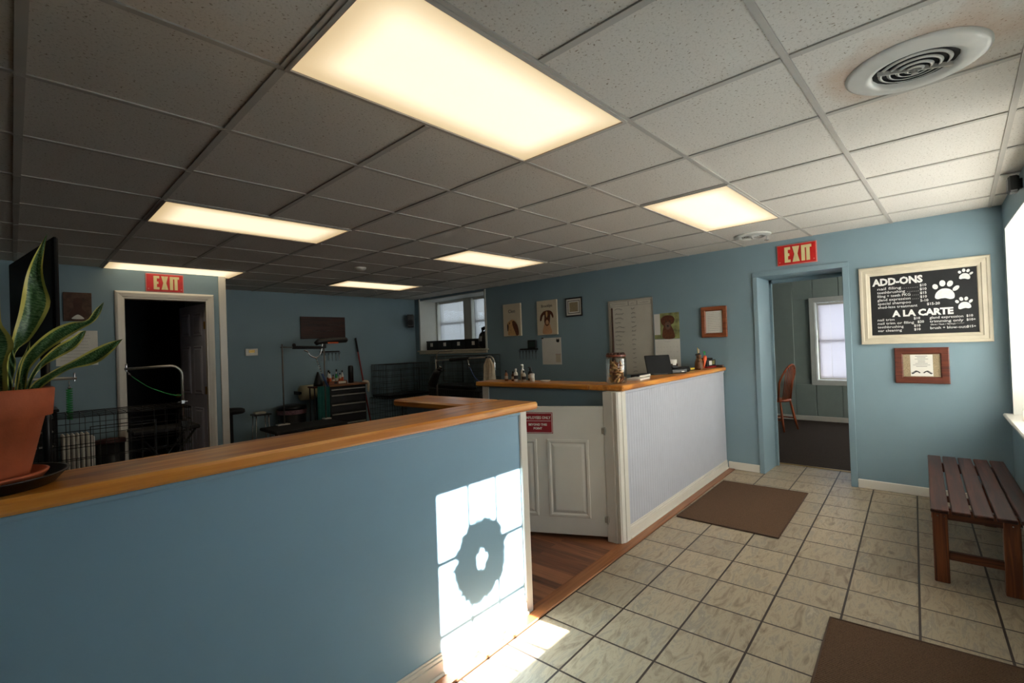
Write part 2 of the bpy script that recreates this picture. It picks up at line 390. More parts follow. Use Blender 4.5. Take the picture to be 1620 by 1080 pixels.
def tube_mat():
    m, nt, b = base('lit_acrylic_diffuser')
    tc = N(nt, 'ShaderNodeTexCoord'); sp = N(nt, 'ShaderNodeSeparateXYZ'); nt.links.new(tc.outputs['Object'], sp.inputs[0])
    def prof(o, half, soft):
        a = N(nt, 'ShaderNodeMath', operation='ABSOLUTE'); nt.links.new(o, a.inputs[0])
        r = N(nt, 'ShaderNodeMapRange', interpolation_type='SMOOTHSTEP'); nt.links.new(a.outputs[0], r.inputs[0])
        r.inputs[1].default_value = half-soft; r.inputs[2].default_value = half; r.inputs[3].default_value = 1; r.inputs[4].default_value = 0
        return r.outputs[0]
    mu = N(nt, 'ShaderNodeMath', operation='MULTIPLY'); nt.links.new(prof(sp.outputs[0], .60, .16), mu.inputs[0]); nt.links.new(prof(sp.outputs[1], .31, .17), mu.inputs[1])
    nt.links.new(ramp(nt, mu.outputs[0], [(0, (1, .72, .38)), (1, (1, .84, .58))]), b.inputs['Emission Color'])
    st = N(nt, 'ShaderNodeMapRange'); nt.links.new(mu.outputs[0], st.inputs[0]); st.inputs[3].default_value = TUBE*.5; st.inputs[4].default_value = TUBE
    nt.links.new(st.outputs[0], b.inputs['Emission Strength']); b.inputs['Base Color'].default_value = (.6, .58, .5, 1); b.inputs['Roughness'].default_value = .4
    return m
TUBEM = tube_mat()

def leaf_mat():
    m, nt, b = base('variegated_snake_plant_leaf')
    uv = N(nt, 'ShaderNodeUVMap'); sp = N(nt, 'ShaderNodeSeparateXYZ'); nt.links.new(uv.outputs[0], sp.inputs[0])
    a = N(nt, 'ShaderNodeMath', operation='SUBTRACT'); a.inputs[1].default_value = .5; nt.links.new(sp.outputs[0], a.inputs[0])
    ab = N(nt, 'ShaderNodeMath', operation='ABSOLUTE'); nt.links.new(a.outputs[0], ab.inputs[0])
    n = N(nt, 'ShaderNodeTexNoise'); n.inputs['Scale'].default_value = 5; mp = N(nt, 'ShaderNodeMapping'); mp.inputs['Scale'].default_value = (1.2, 7, 1)
    nt.links.new(uv.outputs[0], mp.inputs[0]); nt.links.new(mp.outputs[0], n.inputs['Vector']); n.inputs['Distortion'].default_value = .5
    g = ramp(nt, n.outputs['Fac'], [(.35, sr(40, 76, 38)), (.5, sr(72, 112, 60)), (.65, sr(120, 152, 104))])
    n2 = N(nt, 'ShaderNodeMath', operation='MULTIPLY_ADD'); n2.inputs[1].default_value = .05; nt.links.new(n.outputs['Fac'], n2.inputs[0]); nt.links.new(ab.outputs[0], n2.inputs[2])
    k = ramp(nt, n2.outputs[0], [(.355, (0, 0, 0)), (.385, (1, 1, 1))])
    mx = N(nt, 'ShaderNodeMix', data_type='RGBA'); nt.links.new(k, mx.inputs[0]); nt.links.new(g, mx.inputs[6]); mx.inputs[7].default_value = (*sr(214, 204, 104), 1)
    nt.links.new(mx.outputs[2], b.inputs['Base Color']); b.inputs['Roughness'].default_value = .35; return m
LEAF = leaf_mat()
PANE = glass('window_glass'); JARG = glass('jar_glass', (.95, .96, .95), .05)
SLAT = slatmat('white_blind_slat', (.68, .69, .68), .28)
SLATC = slatmat('office_blind_slat', (.62, .58, .62), .30)
SLATB = slatmat('grey_white_blind_slat', (.50, .51, .52), .22)

# ------------------------------------------------------------------ the setting
H = 2.38
CA = math.radians(2.95); CO = Vector((1.25, .70, 0))          # line of the two reception counters
def cw(x, y, z=0): return Vector((CO.x+x*math.cos(CA)-y*math.sin(CA), CO.y+x*math.sin(CA)+y*math.cos(CA), z))
FA = math.radians(2.0); FO = Vector((4.71, -1.287, 0))        # front wall runs from the right-hand corner
def fplace(o): o.location = FO; o.rotation_euler = (0, 0, FA); return o

def slab(pts, z0, z1):
    n = len(pts); b = MB()
    b.add([(x, y, z1) for x, y in pts]+[(x, y, z0) for x, y in pts],
          [tuple(range(n)), tuple(range(n, 2*n))[::-1]]+[(i, i+n, (i+1) % n+n, (i+1) % n)[::-1] for i in range(n)])
    return b
l0, l1 = cw(-3.8, -.04), cw(3.52, -.04)
struct(slab([(-2.5, -1.85), (5.25, -1.7), (5.25, .95), (l1.x, l1.y), (l0.x, l0.y)], -.06, 0).build('floor', TILE))
struct(slab([(l0.x, l0.y), (l1.x, l1.y), (5.25, .95), (5.25, 6.7), (-2.5, 6.7)], -.06, 0).build('floor', PLANK))
struct(slab([(-2.5, 6.7), (1.2, 6.7), (1.2, 8.4), (-2.5, 8.4)], -.06, 0).build('floor', PLANK))
struct(slab([(5.25, -1.7), (8.8, -1.7), (8.8, 3.4), (5.25, 3.4)], -.06, .004).build('floor', CARPET))
struct(slab([(-2.5, -1.9), (8.8, -1.9), (8.8, 8.4), (-2.5, 8.4)], H+.003, H+.06).build('ceiling', CEIL))

b = MB()                                                       # front wall: entrance door and deep display window
b.box(-7.4, -3.96, -.12, 0, 0, H+.02).box(-3.96, -2.98, -.12, 0, 2.08, H+.02).box(-2.98, -2.5, -.12, 0, 0, H+.02)
b.box(-2.5, -2.4, -.38, 0, 0, H+.02).box(-.15, .6, -.38, 0, 0, H+.02).box(-2.4, -.15, -.38, 0, 0, .735).box(-2.4, -.15, -.38, 0, 2.18, H+.02)
struct(fplace(b.build('wall_front', BLUE)))
b = MB()
b.box(-.158, -.149, -.38, .003, .76, 2.18).box(-2.401, -2.392, -.38, .003, .76, 2.18).box(-2.4, -.15, -.38, .003, 2.172, 2.181)
struct(fplace(b.build('trim_1', WALLW)))
b = MB(); b.box(-2.46, -.09, -.38, .055, .735, .762, .008).box(-2.43, -.12, 0, .02, .69, .735, .006)
struct(fplace(b.build('trim_2', WHITE)))
b = MB()                                                       # right wall with the doorway and the high window alcove
b.box(4.71, 5.2, -1.9, -.235, 0, H+.02).box(4.71, 5.2, -.235, .50, 2.04, H+.02).box(4.71, 5.2, .50, 4.62, 0, H+.02)
b.box(4.71, 5.2, 4.62, 6.45, 0, 1.38).box(4.71, 5.2, 6.45, 6.8, 0, H+.02).box(4.71, 5.2, 4.62, 6.45, 2.345, H+.02)
b.box(5.1, 5.2, 4.62, 6.45, 1.38, 1.45).box(5.1, 5.2, 5.40, 5.60, 1.45, 2.33).box(5.1, 5.2, 4.62, 4.72, 1.45, 2.33).box(5.1, 5.2, 6.40, 6.45, 1.45, 2.33).box(5.1, 5.2, 4.62, 6.45, 2.33, 2.35)
struct(b.build('wall_right', BLUE))
b = MB()                                                       # white lining and nosing of the alcove
b.box(4.705, 5.1, 6.43, 6.452, 1.40, 2.345).box(4.705, 5.1, 4.618, 4.64, 1.40, 2.345).box(4.705, 5.1, 4.62, 6.45, 2.335, 2.347)
b.box(4.695, 4.712, 4.60, 4.635, 1.40, 2.37).box(4.695, 4.712, 6.42, 6.455, 1.40, 2.37)
b.box(5.085, 5.21, 6.392, 6.43, 1.40, 2.335).box(5.085, 5.21, 5.594, 5.604, 1.46, 2.33).box(5.085, 5.21, 5.396, 5.406, 1.46, 2.33).box(5.085, 5.21, 4.715, 4.725, 1.46, 2.33).box(5.085, 5.21, 4.72, 6.40, 2.325, 2.334).box(5.085, 5.101, 4.62, 6.45, 1.40, 1.46).box(5.085, 5.101, 5.40, 5.60, 1.46, 2.34).box(5.085, 5.101, 4.62, 4.74, 1.46, 2.34)
struct(b.build('trim_3', WALLW))
b = MB(); b.box(4.665, 5.1, 4.57, 6.5, 1.375, 1.402, .006).box(4.69, 4.712, 4.60, 6.47, 1.33, 1.375, .005)
struct(b.build('trim_4', CREAM))
b = MB(); b.box(1.02, 5.2, 6.6, 6.8, 0, H+.02).box(1.02, 1.12, 5.46, 6.6, 0, H+.02)
struct(b.build('wall_back', BLUE))
b = MB(); b.box(-2.5, .16, 5.36, 5.46, 0, H+.02).box(.16, .94, 5.36, 5.46, 2.08, H+.02).box(.94, 1.12, 5.36, 5.46, 0, H+.02)
struct(b.build('wall_inner', BLUE))
b = MB(); b.box(-2.5, -2.4, -1.9, 8.4, 0, H+.02); struct(b.build('wall_left', BLUE))
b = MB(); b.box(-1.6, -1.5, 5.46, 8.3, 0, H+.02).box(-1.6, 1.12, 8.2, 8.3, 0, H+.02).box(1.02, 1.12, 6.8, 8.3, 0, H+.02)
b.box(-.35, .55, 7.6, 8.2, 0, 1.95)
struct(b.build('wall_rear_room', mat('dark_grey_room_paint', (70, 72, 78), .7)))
b = MB()                                                       # office beyond the doorway: grooved panelling
b.box(8.52, 8.75, -1.8, .28-.56, 0, H).box(8.52, 8.75, .72, 3.4, 0, H).box(8.52, 8.75, -.28, .72, 0, .66).box(8.52, 8.75, -.28, .72, 1.96, H)
y = -1.8
for wd in (.41, .3, .36, .42, .28, .41, .36, .3, .42, .28, .36, .41, .3, .3, .4, .3):
    y1 = min(y+wd, 3.35)
    if y1-y < .05: break
    segs = [(.0, H)] if (y1 <= -.33 or y >= .77) else [(0, .6), (2.02, H)]
    for z0, z1 in segs: b.box(8.488, 8.53, y+.005, y1-.005, z0, z1, .003)
    y = y1
b.box(5.2, 8.75, 3.35, 3.45, 0, H).box(5.2, 6.2, -1.9, -1.8, 0, H).box(7.6, 8.75, -1.9, -1.8, 0, H).box(6.2, 7.6, -1.9, -1.8, 0, .8).box(6.2, 7.6, -1.9, -1.8, 2.1, H)
struct(b.build('wall_office', mat('sage_panel_paint', (150, 162, 154), .55, var=.03)))

# doorway casing on the right wall, painted like the wall
b = MB()
for y0, y1 in ((.50, .545), (-.285, -.235)): b.box(4.695, 4.712, y0, y1, 0, 2.0395, .003)
b.box(4.695, 4.712, -.285, .545, 2.04, 2.09, .003)
b.box(5.12, 5.15, .475, .502, 0, 2.04, .003).box(5.12, 5.15, -.237, -.21, 0, 2.04, .003).box(5.12, 5.15, -.237, .502, 2.0, 2.042, .003)
struct(b.build('trim_5', BLUE))
b = MB(); b.box(5.235, 5.262, -.235, .50, 0, .007, .002); struct(b.build('trim_6', BRASS))
# white casing of the inner doorway, and the white corner board right of it
b = MB()
for x0, x1, q in ((.10, .18, 1), (.92, 1.0, -1)):
    b.add([(x0, 5.361, 0), (x1, 5.361, 0), (x1, 5.361, 2.07 if q < 0 else 2.07), (x0, 5.361, 2.07)], [(0, 3, 2, 1)])
prof = [(0, 5.361), (0, 5.342), (.010, 5.334), (.022, 5.330), (.055, 5.338), (.070, 5.346), (.08, 5.346), (.08, 5.361)]
V = []
for d_, y_ in prof: V += [(.10+d_, y_, 0), (.10+d_, y_, 2.15-d_), (1.0-d_, y_, 2.15-d_), (1.0-d_, y_, 0)]
b.add(V, [(i*4+k, i*4+k+1, (i+1)*4+k+1, (i+1)*4+k) for i in range(len(prof)-1) for k in range(3)])
b.box(.155, .165, 5.36, 5.47, 0, 2.075).box(.935, .945, 5.36, 5.47, 0, 2.075).box(.16, .94, 5.36, 5.47, 2.07, 2.082)
struct(b.build('trim_7', WHITE))
b = MB(); b.box(1.055, 1.128, 5.345, 5.362, 0, H-.004, .005).box(1.118, 1.132, 5.345, 5.50, 0, H-.004, .004); struct(b.build('trim_8', WHITE))
# baseboards
def baseb(name, segs):
    b = MB()
    for s in segs: b.box(*s, 0, .082, .006)
    return struct(b.build(name, WHITE))
baseb('baseboard_right', [(4.695, 4.712, -1.28, -.287), (4.695, 4.712, .547, .86), (4.695, 4.712, 1.25, 6.6)])
baseb('baseboard_back', [(1.13, 4.7, 6.583, 6.602)])
baseb('baseboard_inner', [(-2.4, .10, 5.343, 5.361), (1.0, 1.054, 5.343, 5.361)])
baseb('baseboard_office', [(8.468, 8.490, -1.8, 3.35)])
b = MB(); b.box(-2.95, -.02, 0, .016, 0, .082, .006).box(-7.2, -3.98, 0, .016, 0, .082, .006); struct(fplace(b.build('baseboard_front', WHITE)))
# oak threshold strip between tile and laminate
b = MB(); b.box(-3.8, 3.44, -.085, -.02, 0, .011, .004).box(0.0, 1.04, -.03, .012, 0, .010, .003)
struct(place(b.build('trim_9', STRIPW), CO, CA))

# windows -------------------------------------------------------------
def blind(b, x0, x1, z0, z1, y, tilt, pitch=.022, w=.025, mi=0):
    z = z0+.02
    c, s = math.cos(tilt)*w/2, math.sin(tilt)*w/2
    while z < z1-.03:
        b.add([(x0, y-c, z-s), (x1, y-c, z-s), (x1, y+.0, z+.002), (x0, y, z+.002), (x0, y+c, z+s), (x1, y+c, z+s)], [(0, 1, 2, 3), (3, 2, 5, 4)], mi); z += pitch
def window(n, loc, rz, W, z0, z1, slat, tilt, sash=True, frame_out=.0, depth=.06):
    r = bpy.data.objects.new('window_%d' % n, None); col.objects.link(r); struct(r); place(r, loc, rz)
    b = MB(); t = .045
    b.frame(-W/2, W/2, z0, z1, t, depth-.02, depth+.03)
    if sash: b.box(-W/2, W/2, depth-.02, depth+.02, (z0+z1)/2-.02, (z0+z1)/2+.02)
    b.build('window_frame', WHITE, r)
    g = MB(); g.box(-W/2+.01, W/2-.01, depth+.0, depth+.004, z0+.01, z1-.01); g.build('pane', PANE, r)
    if slat:
        s = MB(); blind(s, -W/2+.03, W/2-.03, z0+.02, z1+.005, .012, tilt); s.build('blind_slats', slat, r)
        h = MB(); h.box(-W/2+.02, W/2-.02, -.005, .03, z1-.04, z1-.005, .004).box(-W/2+.03, W/2-.03, .0, .026, z0+.008, z0+.026, .004)
        for q in (-.3, .3): h.tube([(W*q, -.002, z0+.02), (W*q, -.002, z1-.02)], .0012, 5)
        h.build('blind_rails', WHITE, r)
    if frame_out:
        f = MB(); k = frame_out; f.frame(-W/2-k, W/2+k, z0-k, z1+k, k, -.02, .004, steps=[(0, .0), (0, -.072), (k*.85, -.072), (k, -.062), (k, .03)])
        f.build('window_casing', WALLW, r)
    return r
R90 = -PI/2
window(1, (5.13, 6.0, 0), R90, .80, 1.46, 2.33, SLATB, 1.12)
window(2, (5.13, 5.06, 0), R90, .68, 1.46, 2.33, SLATB, 1.12)
window(3, (8.545, .22, 0), R90, .98, .68, 1.95, SLATC, 1.15, frame_out=.085)
window(5, (6.9, -1.85, 0), PI, 1.4, .8, 2.1, SLAT, -.95)  # unseen window, added to brighten the office
w4 = window(4, (0, 0, 0), 0, 2.25, .762, 2.18, None, 0)
w4.location = FO + Vector((-1.275*math.cos(FA)+.36*math.sin(FA), -1.275*math.sin(FA)-.36*math.cos(FA), 0)); w4.rotation_euler = (0, 0, FA+PI)
s = MB(); blind(s, -1.115, 1.115, .775, 2.15, .0, -.98); s.build('blind_slats', SLAT, w4)  # unseen blind, added and tilted to keep direct sun out
s = MB(); s.box(-1.1, 1.1, -.02, .02, 2.13, 2.172, .004); s.build('blind_rails', WHITE, w4)

# entrance door with nine panes (behind the camera; it shapes the sun patch)
d = bpy.data.objects.new('door_1', None); col.objects.link(d); struct(d); fplace(d)
gx0, gx1, gz0, gz1 = -3.775, -3.205, 1.085, 2.025
b = MB(); X0, X1 = -3.93, -3.01
b.box(X0, gx0, -.06, -.015, .01, 2.06).box(gx1, X1, -.06, -.015, .01, 2.06).box(gx0, gx1, -.06, -.015, .01, gz0).box(gx0, gx1, -.06, -.015, gz1, 2.06)
b.box(X0+.14, -3.50, -.018, -.010, .18, .86, .004).box(-3.44, X1-.14, -.018, -.010, .18, .86, .004)
b.build('door_leaf', WHITE, d)
b = MB()
for k in (1, 2):
    x = gx0+(gx1-gx0)*k/3; b.box(x-.008, x+.008, -.045, -.025, gz0, gz1)
    z = gz0+(gz1-gz0)*k/3; b.box(gx0, gx1, -.045, -.025, z-.008, z+.008)
b.build('muntins', WHITE, d)
b = MB(); b.box(gx0, gx1, -.038, -.034, gz0, gz1); b.build('pane', PANE, d)
b = MB(); b.ell((X1-.06, .04, .98), .03, .03, .03).cyl((X1-.06, -.012, .98), .012, .045, axis='y'); b.build('door_handle', BRASS, d)
b = MB(); b.box(-3.965, -3.928, -.12, .001, 0, 2.085).box(-3.012, -2.975, -.12, .001, 0, 2.085).box(-3.96, -2.98, -.12, .001, 2.058, 2.085).box(-3.93, -3.01, -.10, -.01, 0, .012).box(-4.04, -3.95, 0, .02, 0, 2.16, .006).box(-2.99, -2.90, 0, .02, 0, 2.16, .006).box(-4.04, -2.90, 0, .02, 2.08, 2.17, .006); struct(fplace(b.build('trim_10', WHITE)))
# evergreen wreath hung outside the door
b = MB(); wc = Vector((-3.50, -.125, 1.70)); R1 = .104
for i in range(900):
    a = random.uniform(0, 2*PI); p = random.uniform(0, 2*PI); rr = random.uniform(.04, .072)
    c = wc+Vector(((R1+rr*math.cos(p))*math.cos(a), rr*.5*math.sin(p), (R1*1.14+rr*math.cos(p))*math.sin(a)))
    aa = a+random.uniform(-.5, .9); dr = Vector((math.cos(aa), random.uniform(-.2, .2), math.sin(aa)))*random.uniform(.02, .045)
    b.tube([c, c+dr], [.005, .0015], 4)
b.tube([wc+Vector((R1*math.cos(a), 0, R1*1.14*math.sin(a))) for a in [2*PI*k/28 for k in range(28)]], [.066+.010*math.sin(k*2.3)+.006*math.sin(k*5.1) for k in range(28)], 12, closed=True, flat=1.0)
wr = fplace(b.build('wreath', mat('evergreen_wreath', (40, 78, 44), .8, var=.4)))
tag(wr, 'green evergreen wreath hanging outside the nine-pane entrance door', 'wreath')
b = MB(); b.tube([wc+Vector((0, 0, .12)), (wc.x, -.075, 2.06)], .004, 5); b.build('hanging_ribbon', RED, wr)

# inner door: open white six-panel leaf
d2 = bpy.data.objects.new('door_2', None); col.objects.link(d2); struct(d2); place(d2, (.932, 5.475, 0), math.radians(97)+PI)
b = MB(); b.box(-.76, 0, -.0, .035, .01, 2.06, .003)
for x0, x1 in ((-.68, -.43), (-.33, -.08)):
    for z0, z1 in ((.2, .82), (.98, 1.56), (1.68, 1.96)):
        b.frame(x0, x1, z0, z1, .02, 0, 0, steps=[(0, .036), (.008, .044), (.03, .038), (.045, .045)]); b.box(x0+.045, x1-.045, .03, .045, z0+.045, z1-.045)
        b.frame(x0, x1, z0, z1, .02, 0, 0, steps=[(0, -.001), (.008, -.009), (.03, -.003), (.045, -.010)]); b.box(x0+.045, x1-.045, -.010, .0, z0+.045, z1-.045)
b.build('door_leaf', mat('white_door_paint', (212, 214, 236), .4, var=.02), d2)
for z in (.28, 1.03, 1.8):
    b = MB(); b.box(-.005, .012, -.012, .04, z-.045, z+.045, .002); b.build('hinge', BRASS, d2)
b = MB(); b.ell((-.7, -.06, .95), .028, .028, .028).cyl((-.7, -.06, .95), .01, .06, axis='y'); b.build('door_handle', BRASS, d2)

# suspended ceiling grid (tees) with gaps where the light panels sit
G = .61
LIGHTS = [(0, 0), (4, 0), (0, 4), (4, 4), (0, 8), (4, 8)]
b = MB()
for i in range(-4, 9):
    for j in range(-3, 12):
        x, y = i*G, j*G
        if any(i == a+1 and j == c for a, c in LIGHTS): pass
        elif x < 4.7: b.box(x-.014, x+.014, y+.014, y+G-.014, H-.003, H+.006)
        b.box(x-.014, x+G-.014, y-.011, y+.011, H-.0025, H+.006)
struct(b.build('trim_11', TBAR))

lp = None
LAB = {(0, 0): 'largest near fluorescent ceiling light panel above the blue counter', (4, 0): 'ceiling light panel nearest the right doorway, in front of the small air vent',
       (0, 4): 'second ceiling light panel on the left, between the nearest and farthest left ones', (4, 4): 'ceiling light panel in front of the dog portraits, right of middle',
       (0, 8): 'ceiling light panel directly above the exit sign of the inner doorway', (4, 8): 'farthest ceiling light panel, above the wooden wall sign at the back'}
for i, (a, c) in enumerate(LIGHTS):
    if lp is None:
        lp = thing('ceiling_light', '', 'light', group='fluorescent ceiling light panels')
        b = MB(); b.frame(-.607, .607, -.302, .302, .02, 0, 0, steps=[(0, 0), (0, .008), (.014, .010), (.016, .002)])
        b.V = [(x, z, -y) for x, y, z in b.V]; b.build('frame', TBAR, lp)
        b = MB(); b.box(-.592, .592, -.287, .287, -.004, .002); b.build('diffuser', TUBEM, lp, label='glowing warm white diffuser')
        o = lp
    else: o = copy_tree(lp)
    o.location = ((a+1)*G, (c+.5)*G, H+.001); o['label'] = LAB[(a, c)]

def vent(loc, R, label):
    t = thing('ceiling_vent', label, 'vent', loc, group='round ceiling air vents'); k = R/.21
    b = MB(); b.lathe([(.125*k, .004), (.13*k, -.020*k), (.15*k, -.026*k), (.185*k, -.012*k), (.2*k, -.012*k), (.21*k, -.002), (.21*k, .003)], n=48); b.build('outer_flange', mat('white_enamel', (204, 202, 194), .4), t)
    b = MB(); b.cyl((0, 0, -.004), .126*k, .006); b.build('duct_shade_disc', mat('duct_shade_black', (6, 6, 7), .9) if 'duct_shade_black' not in bpy.data.materials else bpy.data.materials['duct_shade_black'], t)  # flat black disc stands in for the shade inside the duct
    for q, (r0, zz) in enumerate(((.100, -.016), (.074, -.020), (.048, -.024), (.022, -.028))):
        b = MB(); b.lathe([(r0*k, zz*k), ((r0+.008)*k, (zz+.006)*k), ((r0+.006)*k, (zz+.008)*k), ((r0-.004)*k, (zz+.001)*k), (r0*k, zz*k)], n=40); b.build('louvre_ring', mat('white_enamel', (204, 202, 194), .4) if q == 0 else bpy.data.materials['white_enamel'], t)
    b = MB(); b.box(-.003, .003, -.118*k, .118*k, -.03*k, -.01*k).cyl((0, 0, -.045*k), .010*k, .04*k); b.build('damper_spine', TBAR, t)
    return t
vt = vent((1.62, -.93, H), .205, 'large round white ceiling vent amid rust-stained tiles at top right'); vt.rotation_euler = (0, 0, .5); vt.scale = (1, 1, .75)
vent((4.19, .38, H), .16, 'small round ceiling vent beyond the light panel, near the right exit sign')
def sprinkler(loc, label):
    t = thing('fire_sprinkler', label, 'sprinkler', loc, group='ceiling fire sprinklers')
    b = MB(); b.lathe([(0, 0), (.03, 0), (.028, -.006), (.012, -.010), (0, -.010)][::-1], n=20); b.build('escutcheon', WHITE, t)
    b = MB(); b.cyl((0, 0, -.045), .006, .04).lathe([(0, -.052), (.02, -.050), (.018, -.044), (0, -.046)], n=16); b.build('deflector', CHROME, t)
sprinkler((4.27, .28, H), 'sprinkler head hanging just below the small round vent by the right exit sign')
p = at(594, 460, 2, H); sprinkler((p.x, p.y, H), 'sprinkler head beyond the farthest light panel, left of the high windows')
p = at(570, 423, 2, H); b = MB(); b.lathe([(0, .0), (.065, 0), (.06, -.02), (.04, -.035), (0, -.036)][::-1], n=28)
tag(place(b.build('smoke_detector', WHITE), (p.x, p.y, H)), 'round white smoke detector on ceiling between the two middle light panels and the farthest one', 'smoke detector')

# ------------------------------------------------------------------ reception counters
def ogee(b, x0, x1, z1=.10, y=0):
    for d, za, zb in ((.012, 0, z1-.03), (.009, z1-.03, z1-.012), (.005, z1-.012, z1)):
        b.box(x0, x1, y-d, y, za, zb, .003)
    b.box(x0, x1, y-.024, y-.010, 0, .022, .008)
t = thing('reception_counter', 'long blue-painted counter wall in foreground, sunlit at its right end', 'counter', CO, CA)
MB().box(-3.62, -.052, 0, .12, 0, 1.068).build('front_panel', BLUEP, t, label='light blue painted panel')
MB().box(-.14, -.002, .12, .84, 0, 1.068).build('return_panel', BLUEP, t)
MB().box(-.054, .0, -.012, .132, 0, 1.066, .004).box(-.01, .006, .01, .11, 0, 1.066, .003).build('end_post', WHITE, t, label='white painted end board')
b = MB(); ogee(b, -3.62, -.04); b.build('base_moulding', WHITE, t, label='white base moulding')
b = MB(); b.box(-3.62, -.05, -.012, 0, 1.05, 1.068, .004); b.build('top_moulding', BLUEP, t)
def slabtop(rects, label, seams):
    t = thing('counter_top', label, 'counter top', CO, CA)
    for i, (x0, x1, y0, y1, m) in enumerate(rects): MB().box(x0, x1, y0, y1, 1.069, 1.109, .009).build('wood_slab', m, t)
    return t
slabtop([(-3.62, .078, -.034, .245, PINE), (-.205, .072, .247, .90, PINEY)], 'knotty varnished pine top on the blue foreground counter, turning back at its end', 0)
t = thing('reception_counter', 'white beadboard-fronted counter running to the right wall, with blue side', 'counter', CO, CA)
b = MB(); b.box(1.10, 3.45, .0, .12, 0, 1.068)
x = 1.10
while x < 3.43: b.box(x+.0006, min(x+.0414, 3.45), -.002, .004, .09, 1.064, .001); x += .042
b.build('front_panel', PANELW, t, label='white beadboard panel')
MB().box(1.10, 1.2, .12, 1.36, 0, 1.068).build('side_panel', BLUE, t, label='grey-blue side panel')
b = MB(); b.box(1.02, 1.115, -.012, .105, 0, 1.067, .004).box(1.012, 1.03, .03, .105, 0, 1.067, .003).box(1.012, 1.026, -.006, .012, 0, 1.067, .003).box(1.07, 1.13, -.018, -.005, 0, 1.067, .004)
b.build('corner_post', WHITE, t, label='white corner boards')
MB().box(1.09, 1.205, 1.30, 1.375, 0, 1.067, .004).build('end_post', WHITE, t)
b = MB(); ogee(b, 1.13, 3.45); b.build('base_moulding', WHITE, t, label='white base moulding')
MB().box(1.12, 3.45, -.010, 0, 1.045, 1.067, .004).build('top_moulding', PANELW, t)
slabtop([(1.065, 3.447, -.034, .25, PINE), (1.068, 1.345, .252, 1.44, PINEY)], 'pine top of the white counter, carrying the biscuit jar and laptop', 0)

# half door between the counters
hp = cw(1.02, .10); gate = thing('half_door', 'white two-panel half door standing ajar between the counters', 'door', (hp.x, hp.y, 0), math.radians(115.5)+CA-PI)
b = MB(); b.box(-.90, -.006, 0, .034, .03, .962, .003)
for x0, x1 in ((-.80, -.50), (-.425, -.118)):
    b.frame(x0, x1, .155, .725, .02, 0, 0, steps=[(0, .001), (.006, -.007), (.02, -.008), (.032, .0005), (.05, -.006), (.055, -.007)]); b.box(x0+.055, x1-.055, -.007, .002, .21, .67)
b.build('door_leaf', WHITE, gate)
for z in (.79, .155):
    b = MB(); b.box(-.022, .018, -.014, .006, z-.02, z+.02, .003).cyl((0, -.014, z-.028), .007, .056); b.build('hinge', SATIN, gate, label='silver spring hinge')
dirx = Vector((math.cos(gate.rotation_euler[2]), math.sin(gate.rotation_euler[2]), 0)); diry = Vector((-dirx.y, dirx.x, 0))
sp = Vector((hp.x, hp.y, 0)) - dirx*.60 - diry*.004
t = thing('employees_only_sign', 'dark red employees only sign on the white half door', 'sign', (sp.x, sp.y, .765), gate.rotation_euler[2])
MB().box(0, .225, -.003, .0, 0, .155, .001).build('sign_plate', REDD, t)
b = MB(); b.frame(.005, .22, .005, .15, .003, -.004, 0)
b.text('EMPLOYEES ONLY', .028, .1125, .107, -.0035, bold=.0006, align='CENTER', width=.196).box(.014, .211, -.004, -.003, .091, .094)
b.text('BEYOND THIS', .022, .1125, .058, -.0035, bold=.0006, align='CENTER').text('POINT', .022, .1125, .030, -.0035, bold=.0006, align='CENTER')
b.build('lettering', PAPER, t)

# ------------------------------------------------------------------ exit signs
def exit_sign(loc, rz, W, Hh, label):
    t = thing('exit_sign', label, 'exit sign', loc, rz, 'exit signs')
    b = MB(); b.box(-W/2, W/2, -.012, 0, 0, Hh, .002); b.build('backing', PINK, t)
    b = MB(); b.box(-W/2+.008, W/2-.008, -.016, -.010, .008, Hh-.008, .002); b.build('red_face', RED, t)
    b = MB(); h = Hh*.74; z0 = Hh*.13; s = h*.235; y0, y1 = -.019, -.015
    v = s*.75; vw = s*.85
    x = -W*.30; wE = W*.15; m = h/2
    b.poly([(x, z0), (x+wE, z0), (x+wE, z0+v), (x+vw, z0+v), (x+vw, z0+m-v/2), (x+wE*.85, z0+m-v/2), (x+wE*.85, z0+m+v/2), (x+vw, z0+m+v/2), (x+vw, z0+h-v), (x+wE, z0+h-v), (x+wE, z0+h), (x, z0+h)], y0, y1)
    x = -W*.10; wX = W*.18; c_ = x+wX/2; sx_ = s; s = s*.86; q = s*.45
    b.poly([(x, z0), (x+s, z0), (c_, z0+m-s*.8), (x+wX-s, z0), (x+wX, z0), (c_+q, z0+m), (x+wX, z0+h), (x+wX-s, z0+h), (c_, z0+m+s*.8), (x+s, z0+h), (x, z0+h), (c_-q, z0+m)], y0, y1); s = sx_
    x = W*.125; b.poly([(x, z0), (x+vw, z0), (x+vw, z0+h), (x, z0+h)], y0, y1)
    x = W*.205; wT = W*.17; c_ = x+wT/2
    b.poly([(c_-s*.42, z0), (c_+s*.42, z0), (c_+s*.42, z0+h-v), (x+wT, z0+h-v), (x+wT, z0+h), (x, z0+h), (x, z0+h-v), (c_-s*.42, z0+h-v)], y0, y1)
    b.build('lettering', PHOS, t, label='pale glow-in-the-dark letters')
    for q in (-1, 1): MB().cyl((q*W*.43, -.019, Hh*.16), .006, .004, axis='y').build('screw', PINK, t)
exit_sign((4.709, .13, 2.125), R90, .345, .205, 'red exit sign above the blue-cased doorway on the right wall')
exit_sign((.535, 5.358, 2.155), 0, .345, .20, 'red exit sign above the white-cased inner doorway at left')

